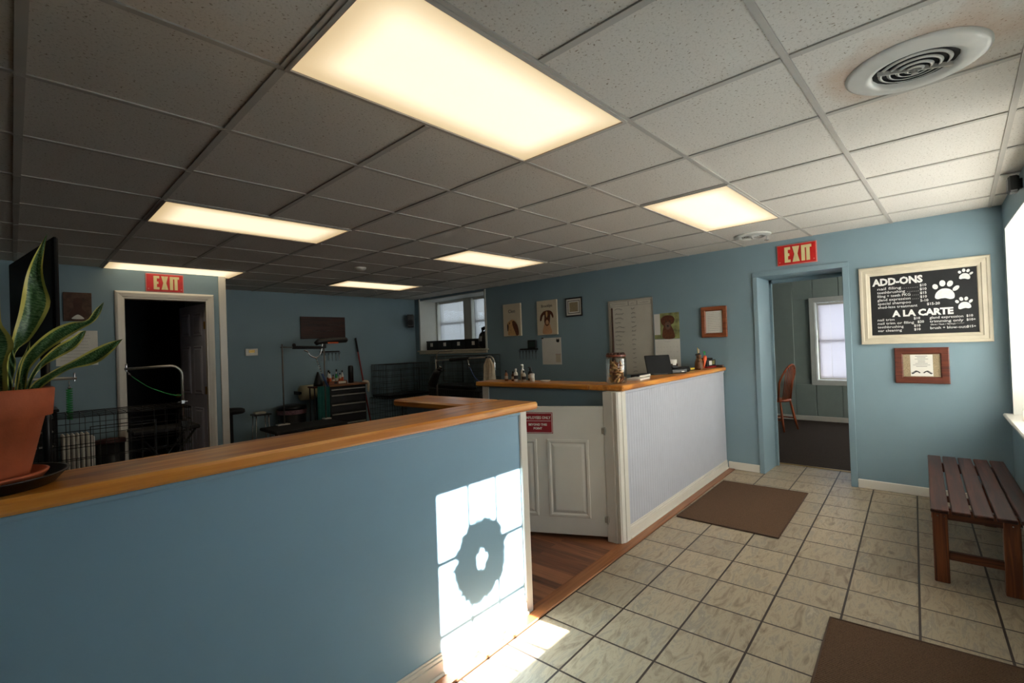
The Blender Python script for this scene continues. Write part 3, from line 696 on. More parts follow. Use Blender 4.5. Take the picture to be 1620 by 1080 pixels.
# ------------------------------------------------------------------ things on the right wall (local x runs towards the front of the room)
RW = 4.709
def rw(y): return (RW, y, 0)
def scrib(b, x0, x1, z, y, amp=.004, step=.008, r=.0007, mi=0):
    pts = []; x = x0
    while x < x1: pts.append((x, y, z+random.uniform(-amp, amp))); x += step*random.uniform(.6, 1.3)
    if len(pts) > 1: b.tube(pts, r, 3, mi)
# chalkboard
t = thing('chalkboard', 'large cream-framed chalkboard of add-on and a la carte prices', 'chalkboard', (RW, -.785, 1.66), R90)
W2, H2 = .425, .345
b = MB(); b.frame(-W2, W2, -H2, H2, .08, 0, 0, steps=[(0, 0), (0, -.022), (.006, -.028), (.022, -.028), (.026, -.022), (.052, -.026), (.058, -.018), (.075, -.014), (.08, -.006), (.08, 0)])
b.build('frame', CREAM, t, label='cream moulded frame')
MB().box(-W2+.07, W2-.07, -.006, 0, -H2+.07, H2-.07).build('board', SLATE, t, label='black chalk surface')
b = MB(); BW, BH = .69, .53
def ct(txt, fx, fy, size, width=None, bold=0, al='LEFT', slope=0.0): b.text(txt, size, -BW/2+fx*BW, BH/2-fy*BH, -.0065, ext=.0004, bold=bold, align=al, width=width, slope=slope)
ct('ADD-ONS', .03, .165, .083, .50*BW, .0038)
for i, (s_, wd, p_, px) in enumerate((('nail filing', .24, '$10', .50), ('teethbrushing', .28, '$10', .50), ('filing + teeth PKG', .33, '$15', .50), ('gland expression', .33, '$10', .50), ('special shampoo', .33, '5-10', .50), ('shed-less treatment', .39, '$15-20', .56))):
    fy = .245+i*.062; ct(s_, .07, fy, .032, wd*BW, .0001); ct(p_, px-.01, fy-.012, .029, None, .0004)
    if i < 4:
        x = -BW/2+(.07+wd+.02)*BW
        while x < -BW/2+.48*BW: b.box(x, x+.003, -.0069, -.006, BH/2-fy*BH, BH/2-fy*BH+.003); x += .012
ct('A LA CARTE', .22, .70, .074, .575*BW, .0036)
for i, (s_, wd, p_, px) in enumerate((('nail trim', .17, '$10', .42), ('nail trim or filing', .36, '$20', .455), ('teethbrushing', .26, '$10', .42), ('ear cleaning', .24, '$10', .42))):
    fy = .765+i*.060; ct(s_, .06, fy, .030, wd*BW, .0001); ct(p_, px, fy-.005, .028, None, .0004)
for s_, fy, wd, p_ in (('gland expression', .765, .30, '$10'), ('trimming only', .825, .30, '$10+'), ('brush + blow-outs', .93, .33, '$15+')):
    ct(s_, .57, fy, .030, wd*BW, .0001); ct(p_, .895, fy-.005, .026, None, .0004)
ct('(face / feet / fanny)', .575, .868, .018, .22*BW); scrib(b, -BW/2+.80*BW, -BW/2+.88*BW, BH/2-.855*BH, -.0068, .002)
b.build('chalk_lettering', CHALK, t, label='white chalk lettering')
def paw(cx, cz, s, rot):
    b = MB(); c, n = math.cos(rot), math.sin(rot)
    def P(pts): return [(cx+s*(x*c-z*n), cz+s*(x*n+z*c)) for x, z in pts]
    b.blob(P([(-.85, -.75), (-.75, -.2), (-.35, .22), (.1, .30), (.55, .12), (.85, -.35), (.85, -.85), (.5, -.98), (.1, -.85), (-.3, -.88), (-.6, -.95)]), -.0072, -.006)
    for x, z, a, rx, rz in ((-.85, .55, .35, .25, .32), (-.22, .92, .1, .27, .37), (.45, .85, -.25, .26, .36), (.98, .28, -.7, .22, .36)):
        pts = [(x+rx*math.cos(q)*math.cos(a)-rz*math.sin(q)*math.sin(a), z+rx*math.cos(q)*math.sin(a)+rz*math.sin(q)*math.cos(a)) for q in [2*PI*k/8 for k in range(8)]]
        b.blob(P(pts), -.0072, -.006)
    b.build('paw_print', CHALK, t)
paw(.15, .085, .070, -.05); paw(.275, .205, .038, -.1); paw(.262, -.03, .044, .12)

def framed(name, label, cat, y, z0, z1, wd, fr, m, mat_=None, paper=None, dep=.022, rz=R90, loc=None, group=None):
    t = thing(name, label, cat, loc or (RW, y, (z0+z1)/2), rz, group); hh = (z1-z0)/2; hw = wd/2
    b = MB(); b.frame(-hw, hw, -hh, hh, fr, 0, 0, steps=[(0, 0), (0, -dep), (.006, -dep-.003), (fr-.008, -dep-.001), (fr, -dep+.006), (fr, 0)]); b.build('frame', m, t)
    if mat_: MB().box(-hw+fr-.002, hw-fr+.002, -.008, 0, -hh+fr-.002, hh-fr+.002).build('backing_mat', mat_, t)
    if paper:
        x0, x1, a, c = paper; MB().box(x0, x1, -.010, -.001, a, c).build('paper', PAPER, t)
    return t
t = framed('framed_notice', 'dark wooden frame with burlap and a small notice, below the chalkboard', 'picture frame', -.768, .972, 1.278, .355, .056, REDW, BURLAP, (-.073, .073, -.092, .092))
b = MB()
for i, (wd, k) in enumerate(((.05, 2), (.035, 1), (.055, 1), (.03, 1), (.03, 1), (.05, 1), (.07, 1), (.045, 1))): b.box(-wd*.8, wd*.8, -.0108, -.0095, .078-i*.0125, .080-i*.0125+.0006*k)
for sgn in (-1, 1):
    for k in range(7):
        x = sgn*(.008+k*.0075); z = -.062+.010*math.sin(k*.7); b.blob([(x, z), (x+sgn*.010, z+.008), (x+sgn*.016, z+.006), (x+sgn*.009, z-.004)], -.0108, -.0095, k=3)
b.build('printed_lines', INK, t, label='dark lettering and leaf sprig')
t = framed('framed_notice', 'orange-brown wooden frame holding a typed page, right of the dog calendar', 'picture frame', .955, 1.435, 1.775, .275, .048, HONEY, None, (-.088, .088, -.120, .120))
b = MB()
for i in range(11): scrib(b, -.070, .068+random.uniform(-.02, .004), .102-i*.0195, -.0105, .0012, .005, .0009)
b.build('printed_lines', INK, t)
# whiteboard
t = thing('whiteboard', 'tall grey-white dry-erase board listing names, behind the counter', 'whiteboard', (RW, 1.985, 1.49), R90)
b = MB(); b.frame(-.31, .31, -.485, .465, .014, 0, 0, steps=[(0, 0), (0, -.016), (.012, -.016), (.014, -.01)]); b.build('frame', SATIN, t)
MB().box(-.30, .30, -.010, 0, -.475, .455).build('board', mat('white_melamine', (206, 200, 186), .3, var=.03), t)
b = MB()
for x0, x1 in ((-.285, -.02), (-.015, .10), (.105, .29)): b.frame(x0, x1, .385, .44, .002, -.0115, -.010); scrib(b, x0+.03, x1-.03, .412, -.012, .006, .007, .0012)
for i in range(15):
    z = .345-i*.056; b_ = random.uniform(.08, .17); scrib(b, -.215, -.215+b_, z, -.0115, .011, .010, .0021); scrib(b, .02, .06+random.uniform(0, .03), z, -.0115, .011, .010, .0021)
b.build('marker_writing', INK, t, label='dark marker handwriting')
t = thing('dog_leash', 'dark brown leash hanging down the left edge of the whiteboard', 'leash', (RW-.02, 2.235, 1.86), R90)
b = MB(); pts = [(.0, 0, 0), (.002, -.004, -.2), (.004, -.004, -.4), (.002, -.006, -.58), (.012, -.01, -.72)]
b.tube(pts, [.011, .012, .013, .016, .024], 8, flat=.8); b.build('strap', LEATH, t)
MB().tube([(0, 0, -.60), (-.016, -.006, -.67), (-.012, -.008, -.76), (.014, -.010, -.79), (.03, -.010, -.73), (.016, -.008, -.63)], .010, 8, closed=True).build('handle_loop', LEATH, t)
# calendar with a puppy
t = thing('wall_calendar', 'calendar with brown puppy photo hanging right of the whiteboard', 'calendar', (RW, 1.51, 1.42), R90)
MB().box(-.155, .155, -.004, 0, -.31, .015).build('date_page', PAPER, t)
MB().box(-.155, -.08, -.005, 0, .07, .32).build('side_strip', PAPER, t)
b = MB(); b.box(-.08, .155, -.005, 0, .02, .325).box(-.155, -.08, -.005, 0, .02, .07); b.build('photo_backdrop', LEAFG, t, label='blurred green park backdrop')
b = MB(); b.blob([(-.045, .025), (-.05, .12), (-.035, .17), (-.06, .20), (-.07, .25), (-.03, .29), (.02, .297), (.075, .285), (.10, .25), (.085, .20), (.055, .18), (.085, .11), (.09, .025)], -.0065, -.004)
b.build('puppy_picture', BROWN, t, label='brown curly puppy')
b = MB(); b.blob([(-.02, .19), (.02, .22), (.055, .19), (.04, .14), (.0, .13)], -.0075, -.006, 0); b.blob([(.005, .175), (.018, .182), (.03, .172), (.018, .158)], -.0085, -.006, 1)
b.ell((-.005, -.0075, .222), .007, .002, .007, 8, 1).ell((.045, -.0075, .222), .007, .002, .007, 8, 1); b.build('muzzle', [mat('muzzle_fur', (112, 86, 72), .8), BLACK], t)
b = MB(); scrib(b, -.03, .04, -.015, -.0045, .002, .006)
for i in range(4):
    for k in range(7): scrib(b, -.135+k*.041, -.135+k*.041+.02, -.08-i*.055, -.0045, .002, .006, .0006)
b.build('calendar_print', INK, t)
# dog canvases
def canvas(y, z0, z1, wd, label):
    t = thing('dog_portrait_canvas', label, 'canvas', (RW, y, z0), R90, 'dog portrait canvases'); MB().box(-wd/2, wd/2, -.028, 0, 0, z1-z0, .003).build('canvas', mat('cream_canvas', (214, 200, 172), .85, var=.03), t); return t
t = canvas(4.01, 1.575, 2.075, .37, 'cream canvas portrait of a golden dog in profile, nearest the high windows')
y = -.0295
MB().text('Cleo', .075, -.07, .36, y, sx=1.0).build('name_lettering', INK, t)
b = MB(); b.blob([(-.09, .03), (-.075, .12), (-.10, .16), (-.095, .2), (-.05, .235), (.0, .255), (.05, .24), (.10, .19), (.125, .10), (.13, .01), (-.02, .01)], y, -.027)
b.build('dog_head_picture', TAN, t)
b = MB(); b.blob([(.01, .225), (.055, .23), (.11, .17), (.135, .09), (.135, .02), (.09, .01), (.055, .08), (.02, .15)], y-.0008, -.027, 0)
b.blob([(-.10, .165), (-.085, .19), (-.072, .16), (-.08, .09), (-.095, .085)], y-.0008, -.027, 1); b.ell((-.045, y-.001, .20), .012, .001, .009, 8, 1); b.build('ear_and_muzzle', [BROWN, DKBR], t)
t = canvas(3.315, 1.565, 2.065, .37, 'cream canvas of a brown eared dog facing forward, second portrait')
MB().text('Brooklyn', .058, -.095, .40, y, sx=.95).build('name_lettering', INK, t)
b = MB(); b.blob([(-.075, .02), (-.06, .12), (-.03, .17), (.04, .17), (.07, .11), (.085, .02)], y, -.027); b.build('chest_picture', SKINP, t)
b = MB(); b.blob([(-.045, .19), (-.04, .29), (-.075, .27), (-.10, .21), (-.125, .21), (-.115, .28), (-.065, .335), (-.01, .35), (.05, .35), (.10, .325), (.125, .27), (.115, .235), (.09, .275), (.07, .29), (.055, .18), (.025, .135), (-.015, .135)], y-.0006, -.027)
b.build('dog_head_picture', BROWN, t)
b = MB(); b.blob([(-.008, .26), (-.012, .33), (.02, .33), (.014, .26)], y-.0012, -.027, 0); b.blob([(-.02, .185), (.005, .22), (.035, .19), (.03, .155), (-.01, .15)], y-.0012, -.027, 1)
b.ell((-.02, y-.001, .265), .008, .001, .007, 8, 2).ell((.045, y-.001, .262), .008, .001, .007, 8, 2); b.build('face_markings', [TAN, SKINP, BLACK], t)
t = framed('framed_certificate', 'small black-framed certificate right of the dog portraits', 'picture frame', 2.845, 1.80, 2.06, .28, .018, BLACK, PAPER, None, .016)
b = MB(); b.frame(-.10, .10, -.09, .09, .008, -.0095, -.006); b.build('printed_border', INK, t)
MB().box(-.07, .07, -.0095, -.006, -.065, .065).build('certificate_field', BURLAP, t)
t = thing('planner_sheet', 'plain paper planner sheet pinned below the second dog portrait', 'paper sheet', (RW, 3.265, 1.135), R90)
MB().box(-.175, .175, -.004, 0, 0, .385).build('page', PAPER, t)
b = MB(); b.blob([(.09, .33), (.10, .37), (.12, .355), (.14, .37), (.145, .33), (.12, .315)], -.005, -.003, 0); b.box(.07, .165, -.005, -.003, .145, .150, 0, 1).box(.075, .16, -.0046, -.003, .03, .142, 0, 2); b.build('printed_marks', [BLACK, REDD, CREAM], t)
MB().box(-.18, -.145, -.012, 0, .375, .392, .003).build('clip', BLACK, t)
b = MB(); b.box(-.085, .085, -.03, 0, -.065, .065, .008)
t = tag(place(b.build('wall_tablet', BLACK), (RW, 3.62, 1.435), R90), 'small black wall-mounted box left of the planner sheet', 'wall device')
MB().box(-.06, .06, -.0315, -.029, -.04, .04, .001).build('screen', mat('dim_green_screen', (40, 58, 52), .3), t)
def shears(parent_loc, rz, label, cnt, span, group, facing=1):
    rk = thing('tool_rack', label, 'rack', parent_loc, rz)
    MB().box(-span/2, span/2, -.016, 0, .0, .022, .003).build('rail', BLACKM, rk)
    for k in range(cnt):
        x = -span/2+.02+(span-.04)*k/(cnt-1)
        h = MB(); h.tube([(x, -.014, .010), (x, -.03, .006), (x, -.032, .014)], .0016, 5); h.build('hook', BLACKM, rk)
    out = None; c, s = math.cos(rz), math.sin(rz)
    for k in range(cnt):
        x = -span/2+.02+(span-.04)*k/(cnt-1)
        loc = (parent_loc[0]+x*c+.034*s, parent_loc[1]+x*s-.034*c, parent_loc[2]+.004)
        if out is None:
            out = thing('grooming_shears', '', 'shears', loc, rz, group)
            for sg in (-1, 1):
                b = MB(); b.tube([(sg*.011+.010*math.cos(q), 0, -.012+.012*math.sin(q)) for q in [2*PI*i/12 for i in range(12)]], .0025, 5, closed=True); b.tube([(sg*.006, 0, -.024), (-sg*.002, 0, -.06)], .003, 5); b.build('finger_ring', BLACKR, out)
                b = MB(); b.poly([(-sg*.001, -.055), (sg*.006, -.06), (sg*.004+.001, -.14), (sg*.002, -.155), (-sg*.002, -.06)], -.001*sg-.001, .0005); b.build('blade', CHROME, out)
            o = out
        else: o = copy_tree(out)
        o.location = loc; o.rotation_euler = (0, 0, rz); o['label'] = SH[group][k]
    return rk
ordn = ['leftmost', 'second from left', 'third from left', 'fourth from left', 'fifth from left', 'rightmost']
SH = {'shears hanging on the right wall': ['grooming shears hanging on the rack below the dog portraits, '+o for o in ordn], 'shears hanging on the back wall': ['grooming shears hanging above the back tool chest, '+o for o in ordn]}
shears((RW, 3.70, 1.355), R90, 'black tool rack below the dog portraits, hung with shears', 6, .36, 'shears hanging on the right wall')

# ------------------------------------------------------------------ things on the right-hand counter
CT = 1.1095
def on(x, y): p = cw(x, y); return (p.x, p.y, CT)
t = thing('biscuit_jar', 'glass jar of dog biscuits with knobbly wooden lid at the counter corner', 'jar', on(1.225, .10)); t.scale = (1.12, 1.12, 1.22)
b = MB(); b.lathe([(0, .003), (.062, .003), (.068, .012), (.068, .15), (.062, .165), (.060, .165), (.060, .166), (.064, .150), (.064, .014), (.06, .007), (0, .007)], n=36); b.build('glass_body', JARG, t)
b = MB(); random.seed(3)
for k in range(95):
    a = random.uniform(0, 2*PI); r = .042*math.sqrt(random.random()); z = .016+.112*k/95
    R = Matrix.Rotation(random.uniform(0, PI), 3, 'X') @ Matrix.Rotation(random.uniform(0, PI), 3, 'Z'); c = Vector((r*math.cos(a), r*math.sin(a), z))
    b.ell(c, .009, .017, .007, 8, k % 2, R); 
    for q in (-1, 1): b.ell(c+R @ Vector((0, q*.015, 0)), .010, .007, .007, 6, k % 2, R)
b.build('biscuits', [TAN, mat('brown_biscuit', (150, 96, 60), .8)], t, kind='stuff', label='small bone-shaped biscuits')
b = MB(); b.cyl((0, 0, .165), .066, .012, 30); b.build('lid', TREE, t)
b = MB()
for k in range(14):
    a = 2*PI*k/14; b.ell((.05*math.cos(a), .05*math.sin(a), .180), .013, .013, .010, 8)
b.ell((0, 0, .183), .04, .04, .008); b.build('lid_trim', LEATH, t)
t = thing('tablet_stand', 'black point-of-sale screen tilted back on the counter beside the biscuit jar', 'screen', on(2.17, .165), -.62); TBL = mat('matte_black_screen_back', (9, 9, 10), .6, spec=.2)
b = MB(); b.box(-.125, .125, -.008, .004, 0, .185, .006, rot=(Matrix.Rotation(-.32, 3, 'X'), (0, 0, 0))); b.build('screen_panel', TBL, t)
b = MB(); b.box(-.07, .07, -.01, .10, -.0, .012, .004).tube([(0, .02, .01), (0, .045, .09)], .012, 8); b.build('base', BLACK, t)
t = thing('card_reader', 'low black receipt printer and card reader in front of the paper cup', 'card reader', on(2.385, .10), -.5)
MB().box(-.085, .085, -.05, .05, 0, .045, .01).build('body', BLACK, t); MB().box(.02, .05, -.052, -.048, .012, .02).build('indicator', PAPER, t)
MB().box(-.06, .02, -.02, .035, .045, .075, .012).build('raised_head', BLACK, t)
t = thing('desk_tray', 'round-edged black tray right of the card reader', 'tray', on(2.57, .11), -.3)
MB().box(-.07, .07, -.05, .05, 0, .05, .018).build('bowl', BLACKR, t)
t = thing('patterned_cup', 'white cup with red and brown pattern behind the card reader', 'cup', on(2.58, .215))
MB().lathe([(0, .0), (.036, 0), (.045, .12), (.043, .12), (.035, .008), (0, .008)], n=28).build('cup_body', PAPER, t)
b = MB()
for k in range(9):
    a = 2*PI*k/9; zc = .05+.02*(k % 2); rr = .0375+.009*zc/.12+.0015; b.ell((rr*math.cos(a), rr*math.sin(a), zc), .012, .012, .012, 8, k % 2)
b.build('pattern', [REDD, LEATH], t)
t = thing('paper_stack', 'small stack of white papers between jar and screen', 'papers', on(1.62, .12), .15)
MB().box(-.11, .11, -.06, .06, 0, .014).build('sheets', PAPER, t)
t = thing('black_notebook', 'flat black organiser lying behind the white papers', 'notebook', on(1.84, .20), .1)
MB().box(-.12, .12, -.04, .04, 0, .028, .005).build('cover', BLACK, t); MB().box(-.115, .12, -.041, -.037, .006, .022).build('pages', PAPER, t)
t = thing('business_card_box', 'flat black tray of yellow cards left of the figurine', 'card box', on(2.80, .13), .0)
MB().box(-.07, .07, -.03, .03, 0, .022, .003).build('tray', BLACK, t); MB().box(-.055, .055, -.032, .02, .010, .026, .001).build('cards', YEL, t)
t = thing('animal_figurine', 'brown wooden animal figurine hugging a tall orange carrot, holding pens', 'figurine', on(2.955, .085), -.35)
b = MB(); b.lathe([(0, 0), (.042, 0), (.045, .02), (.040, .07), (.030, .10), (.024, .115), (0, .12)], n=20).ell((-.004, -.004, .132), .027, .027, .026).ell((-.014, -.024, .122), .014, .016, .011)
b.ell((-.026, -.02, .085), .012, .02, .010).ell((.02, -.026, .08), .012, .02, .010).ell((-.024, -.024, .008), .015, .026, .010).ell((.018, -.024, .008), .015, .026, .010)
b.build('body', wood('carved_wood_figure', (58, 34, 20), (116, 76, 44), (160, 116, 70), 'z', .5), t)
b = MB(); b.ell((-.034, -.0, .152), .012, .008, .010).ell((.012, .006, .158), .010, .008, .012).lathe([(0, .151), (.022, .152), (.018, .163), (0, .165)], n=16); b.build('ears_and_hat', BLACKR, t)
b = MB(); b.tube([(.018, -.04, .006), (.030, -.04, .06), (.045, -.036, .11), (.055, -.03, .135)], [.004, .012, .020, .017], 12); b.build('carrot', ORANGE, t, label='orange carrot')
b = MB()
for k in range(5): b.tube([(.055, -.03, .135), (.055+.012*(k-2), -.03+.004*k, .185)], [.004, .002], 5)
b.build('carrot_leaves', GREEN, t)
for k, m in enumerate((YEL, PAPER, TAN)):
    b = MB(); b.tube([(.004+.006*k, .01, .15), (.0+.012*k, .012, .225-.01*k)], .0035, 6); b.build('pen', m, t)
t = thing('stacked_box', 'black box with white and green labels near the right wall', 'box', on(3.30, .12), -.1)
MB().box(-.10, .09, -.055, .055, .018, .085, .004).build('carton', BLACK, t); MB().box(-.06, .0, -.057, -.053, .03, .075).build('white_label', PAPER, t); MB().box(.012, .06, -.057, -.053, .035, .075).build('green_label', LEAFG, t); MB().box(-.08, .06, -.04, .05, .085, .105, .006).build('lid', BLACKR, t)
t = thing('closed_book', 'red-edged book lying under the black box at counter end', 'book', on(3.30, .12), -.1)
MB().box(-.105, .095, -.06, .06, 0, .0175, .002).build('cover', REDD, t)
t = thing('closed_book', 'thin dark book at the very end of the counter by the right wall', 'book', on(3.40, .17), .1)
t.location = (*on(3.405, .03)[:2], CT); MB().box(-.03, .035, -.045, .10, 0, .022, .003).build('cover', LEATH, t)
# bottles at the far end
BOT = [(1.22, 1.195, .095, .015, AMBER, 'amber squeeze bottle, leftmost of the bottles on the far counter end'), (1.225, 1.12, .085, .014, LEATH, 'small brown bottle second from left among counter bottles'),
       (1.20, 1.065, .11, .018, PAPER, 'white bottle with slim neck, third among counter bottles'), (1.235, 1.015, .14, .017, PAPER, 'tallest white spray bottle on the far counter end'),
       (1.20, .975, .095, .018, CREAM, 'cream bottle with dark label, right of the tallest one'), (1.30, .98, .115, .022, BLACK, 'black bottle behind the white canister'), (1.20, .885, .068, .021, PAPER, 'squat white canister, rightmost of the counter bottles')]
for i, (x, y, h, r, m, lb) in enumerate(BOT):
    t = thing('grooming_bottle', lb, 'bottle', on(x, y), 0, 'bottles on the far counter end'); b = MB()
    if i == 6: b.lathe([(0, 0), (r, 0), (r, h*.85), (0, h*.86)], n=20)
    else: b.lathe([(0, 0), (r, 0), (r, h*.58), (r*.85, h*.68), (r*.38, h*.76), (r*.38, h*.82), (0, h*.82)], n=20)
    b.build('bottle_body', m, t); b = MB(); b.cyl((0, 0, h*.81), r*(.5 if i != 6 else 1.03), h*.19, 16)
    if i in (3, 5): b.box(-r*1.3, r*.4, -.006, .006, h*.97, h*1.05, .003)
    b.build('cap', PAPER if i in (2, 3, 6) else BLACK, t)
    MB().lathe([(r+.0008, h*.18), (r+.0008, h*.46)], n=20).build('bottle_label', INK if i in (2, 4) else CREAM, t)
t = thing('small_dish', 'tiny white dish on the counter leg between bottles and biscuit jar', 'dish', on(1.20, .745)); MB().lathe([(0, 0), (.025, 0), (.045, .014), (.043, .015), (.024, .004), (0, .004)], n=24).build('bowl', PAPER, t)

# ------------------------------------------------------------------ bench, mats
ba = math.radians(2.6); t = thing('slatted_bench', 'dark stained slatted wooden bench under the front window', 'bench', (2.81, -.865, 0), ba)
for k in range(5):
    y0 = -k*.086; MB().box(0, 1.50, y0-.076, y0, .422, .442, .004).build('seat_slat', BENCH, t)
for x in (.12, 1.32):
    for y in (-.004-.068, -.355):
        MB().box(x, x+.062, y, y+.066, 0, .421, .004).build('leg', BENCHL, t)
    MB().box(x+.008, x+.05, -.356, -.072, .355, .421, .003).build('apron_rail', BENCHR, t)
    MB().box(x+.014, x+.044, -.356, -.072, .13, .175, .003).build('stretcher', BENCHR, t)
for y in (-.02, -.342): MB().box(.182, 1.32, y-.025, y, .355, .421, .003).build('side_rail', BENCH, t)
b = MB()
for y in (-.02, -.05, -.315, -.345):
    for z in (.40, .375): b.cyl((.116, y-.01, z), .004, .006, 8, axis='x')
b.build('bolt_heads', CHROME, t)
def matrug(pts, label, z=.001):
    c = sum((Vector(p) for p in pts), Vector((0, 0)))/4; t = thing('floor_mat', label, 'mat', (c.x, c.y, z), 0, 'brown floor mats')
    q = [(x-c.x, y-c.y) for x, y in pts]; b = MB(); n = 4
    b.add([(x, y, .008) for x, y in q]+[(x, y, 0) for x, y in q], [(0, 1, 2, 3), (7, 6, 5, 4)]+[(i, i+4, (i+1) % 4+4, (i+1) % 4) for i in range(4)]); b.build('pile', RUG, t)
    b = MB(); b.tube([(x, y, .007) for x, y in q]+[(q[0][0], q[0][1], .007)], .006, 6); b.build('edge_binding', mat('brown_binding', (84, 62, 48), .9), t)
matrug([(3.02, -.045), (4.22, .02), (4.185, .735), (3.0, .68)], 'brown mat lying beside the white counter')
matrug([(1.38, -1.20), (2.20, -1.165), (2.135, -.50), (1.33, -.545)], 'brown mat at the bottom right corner, by the bench')

# ------------------------------------------------------------------ snake plant on the blue counter
pc = cw(-1.95, .14); px, py = pc.x, pc.y
t = thing('plant_tray', 'wide black plastic tray under the terracotta saucer', 'tray', (px, py, CT)); MB().lathe([(0, 0), (.135, 0), (.158, .026), (.161, .026), (.163, .03), (.155, .03), (.132, .006), (0, .006)], n=56).build('tray_body', BLACK, t)
t = thing('terracotta_saucer', 'terracotta saucer on the black tray under the plant pot', 'saucer', (px, py, CT+.0065)); MB().lathe([(0, 0), (.105, 0), (.122, .022), (.124, .027), (.116, .029), (.10, .008), (0, .008)], n=56).build('saucer_body', TERRA, t)
zp = CT+.0155
pl = thing('potted_snake_plant', 'snake plant with yellow-edged leaves in a terracotta pot', 'potted plant', (px, py, zp))
MB().lathe([(0, 0), (.083, 0), (.087, .006), (.118, .155), (.133, .158), (.138, .225), (.134, .229), (.126, .229), (.122, .21), (0, .20)], n=64).build('pot', TERRA, pl)
b = MB(); b.lathe([(0, .207), (.123, .203)], n=40)
for k in range(120):
    a = random.uniform(0, 2*PI); r = .118*math.sqrt(random.random()); b.ell((r*math.cos(a), r*math.sin(a), .206), .006, .005, .004, 6)
b.build('soil', SOIL, pl)
def leaf(left, right, y0, y1, fold=.012):
    """two outlines (photo points), drawn in an upright plane leaning from y0 at the base to y1 at the tip"""
    def res(pts, n):
        d = [0]
        for i in range(1, len(pts)): d.append(d[-1]+math.dist(pts[i], pts[i-1]))
        out = []
        for k in range(n+1):
            s_ = d[-1]*k/n; i = 0
            while i < len(pts)-2 and d[i+1] < s_: i += 1
            t_ = (s_-d[i])/max(d[i+1]-d[i], 1e-6); p0, p1, p2, p3 = pts[max(i-1, 0)], pts[i], pts[i+1], pts[min(i+2, len(pts)-1)]
            out.append(tuple(.5*((2*b_)+(-a_+c_)*t_+(2*a_-5*b_+4*c_-e_)*t_*t_+(-a_+3*b_-3*c_+e_)*t_**3) for a_, b_, c_, e_ in zip(p0, p1, p2, p3)))
        return out
    n = 30; L, R = res(left, n), res(right, n); V = []; UV = []; F = []; m = 8
    for i in range(n+1):
        yy = y0+(y1-y0)*(i/n)
        A = at(L[i][0], L[i][1], 1, yy); B = at(R[i][0], R[i][1], 1, yy); wdt = (A-B).length
        for k in range(m+1):
            q = k/m; P = A.lerp(B, q); P.y += (abs(q-.5)*2)**2*-fold*min(1, wdt/.03)+.003*math.sin(i*.7+k)
            V.append((P.x-px, P.y-py, P.z-zp)); UV.append((q, i/n*3))
    for i in range(n):
        for k in range(m): F.append((i*(m+1)+k, i*(m+1)+k+1, (i+1)*(m+1)+k+1, (i+1)*(m+1)+k))
    off = len(V); V2 = V+[(x, y+.0016, z) for x, y, z in V]; F2 = F+[tuple(j+off for j in f[::-1]) for f in F]
    b = MB(); b.add(V2, F2, 0, True); b.build('leaf', LEAF, pl, uv=UV+UV)
leaf([(14, 622), (16, 580), (19, 536), (30, 493), (39, 443), (50, 413), (64, 387), (74, 370)], [(20, 622), (24, 560), (47, 538), (66, 511), (78, 487), (79, 473), (71, 450), (67, 425), (71, 392), (75, 370)], py-.01, py+.02)
leaf([(26, 622), (28, 605), (36, 568), (55, 543), (83, 521), (111, 510), (136, 507), (150, 490), (164, 478)], [(40, 622), (42, 604), (48, 582), (72, 557), (97, 540), (124, 523), (147, 510), (158, 497), (164, 478)], py+.01, py-.04)
leaf([(36, 622), (50, 590), (66, 568), (88, 548), (111, 535), (128, 524), (136, 523)], [(44, 622), (54, 596), (72, 577), (94, 565), (117, 552), (130, 538), (136, 523)], py+.03, py+.05)
leaf([(40, 622), (54, 604), (80, 588), (111, 572), (139, 556), (167, 543), (194, 536)], [(54, 624), (70, 609), (92, 594), (113, 583), (140, 578), (158, 571), (180, 553), (194, 536)], py-.02, py-.09)
leaf([(-40, 622), (-46, 560), (-42, 500), (-30, 452), (-12, 425), (-2, 414)], [(12, 622), (12, 592), (13, 575), (20, 556), (22, 546), (18, 533), (8, 520), (2, 508), (0, 470), (-1, 440), (-2, 414)], py-.035, py-.05)
leaf([(12, 620), (12, 600), (11, 578), (14, 562), (18, 556), (21, 552)], [(18, 620), (21, 597), (25, 582), (25, 570), (22, 560), (21, 552)], py-.05, py-.05)
leaf([(22, 622), (24, 600), (30, 575), (40, 556), (48, 537)], [(34, 622), (34, 604), (40, 580), (46, 560), (48, 537)], py+.04, py+.06)
leaf([(-60, 622), (-80, 570), (-105, 520), (-120, 470), (-125, 430)], [(-34, 622), (-42, 575), (-62, 525), (-90, 470), (-125, 430)], py, py+.03)
leaf([(-50, 622), (-62, 560), (-66, 500), (-60, 440), (-48, 395)], [(-22, 622), (-20, 560), (-24, 500), (-34, 440), (-48, 395)], py+.04, py+.06)

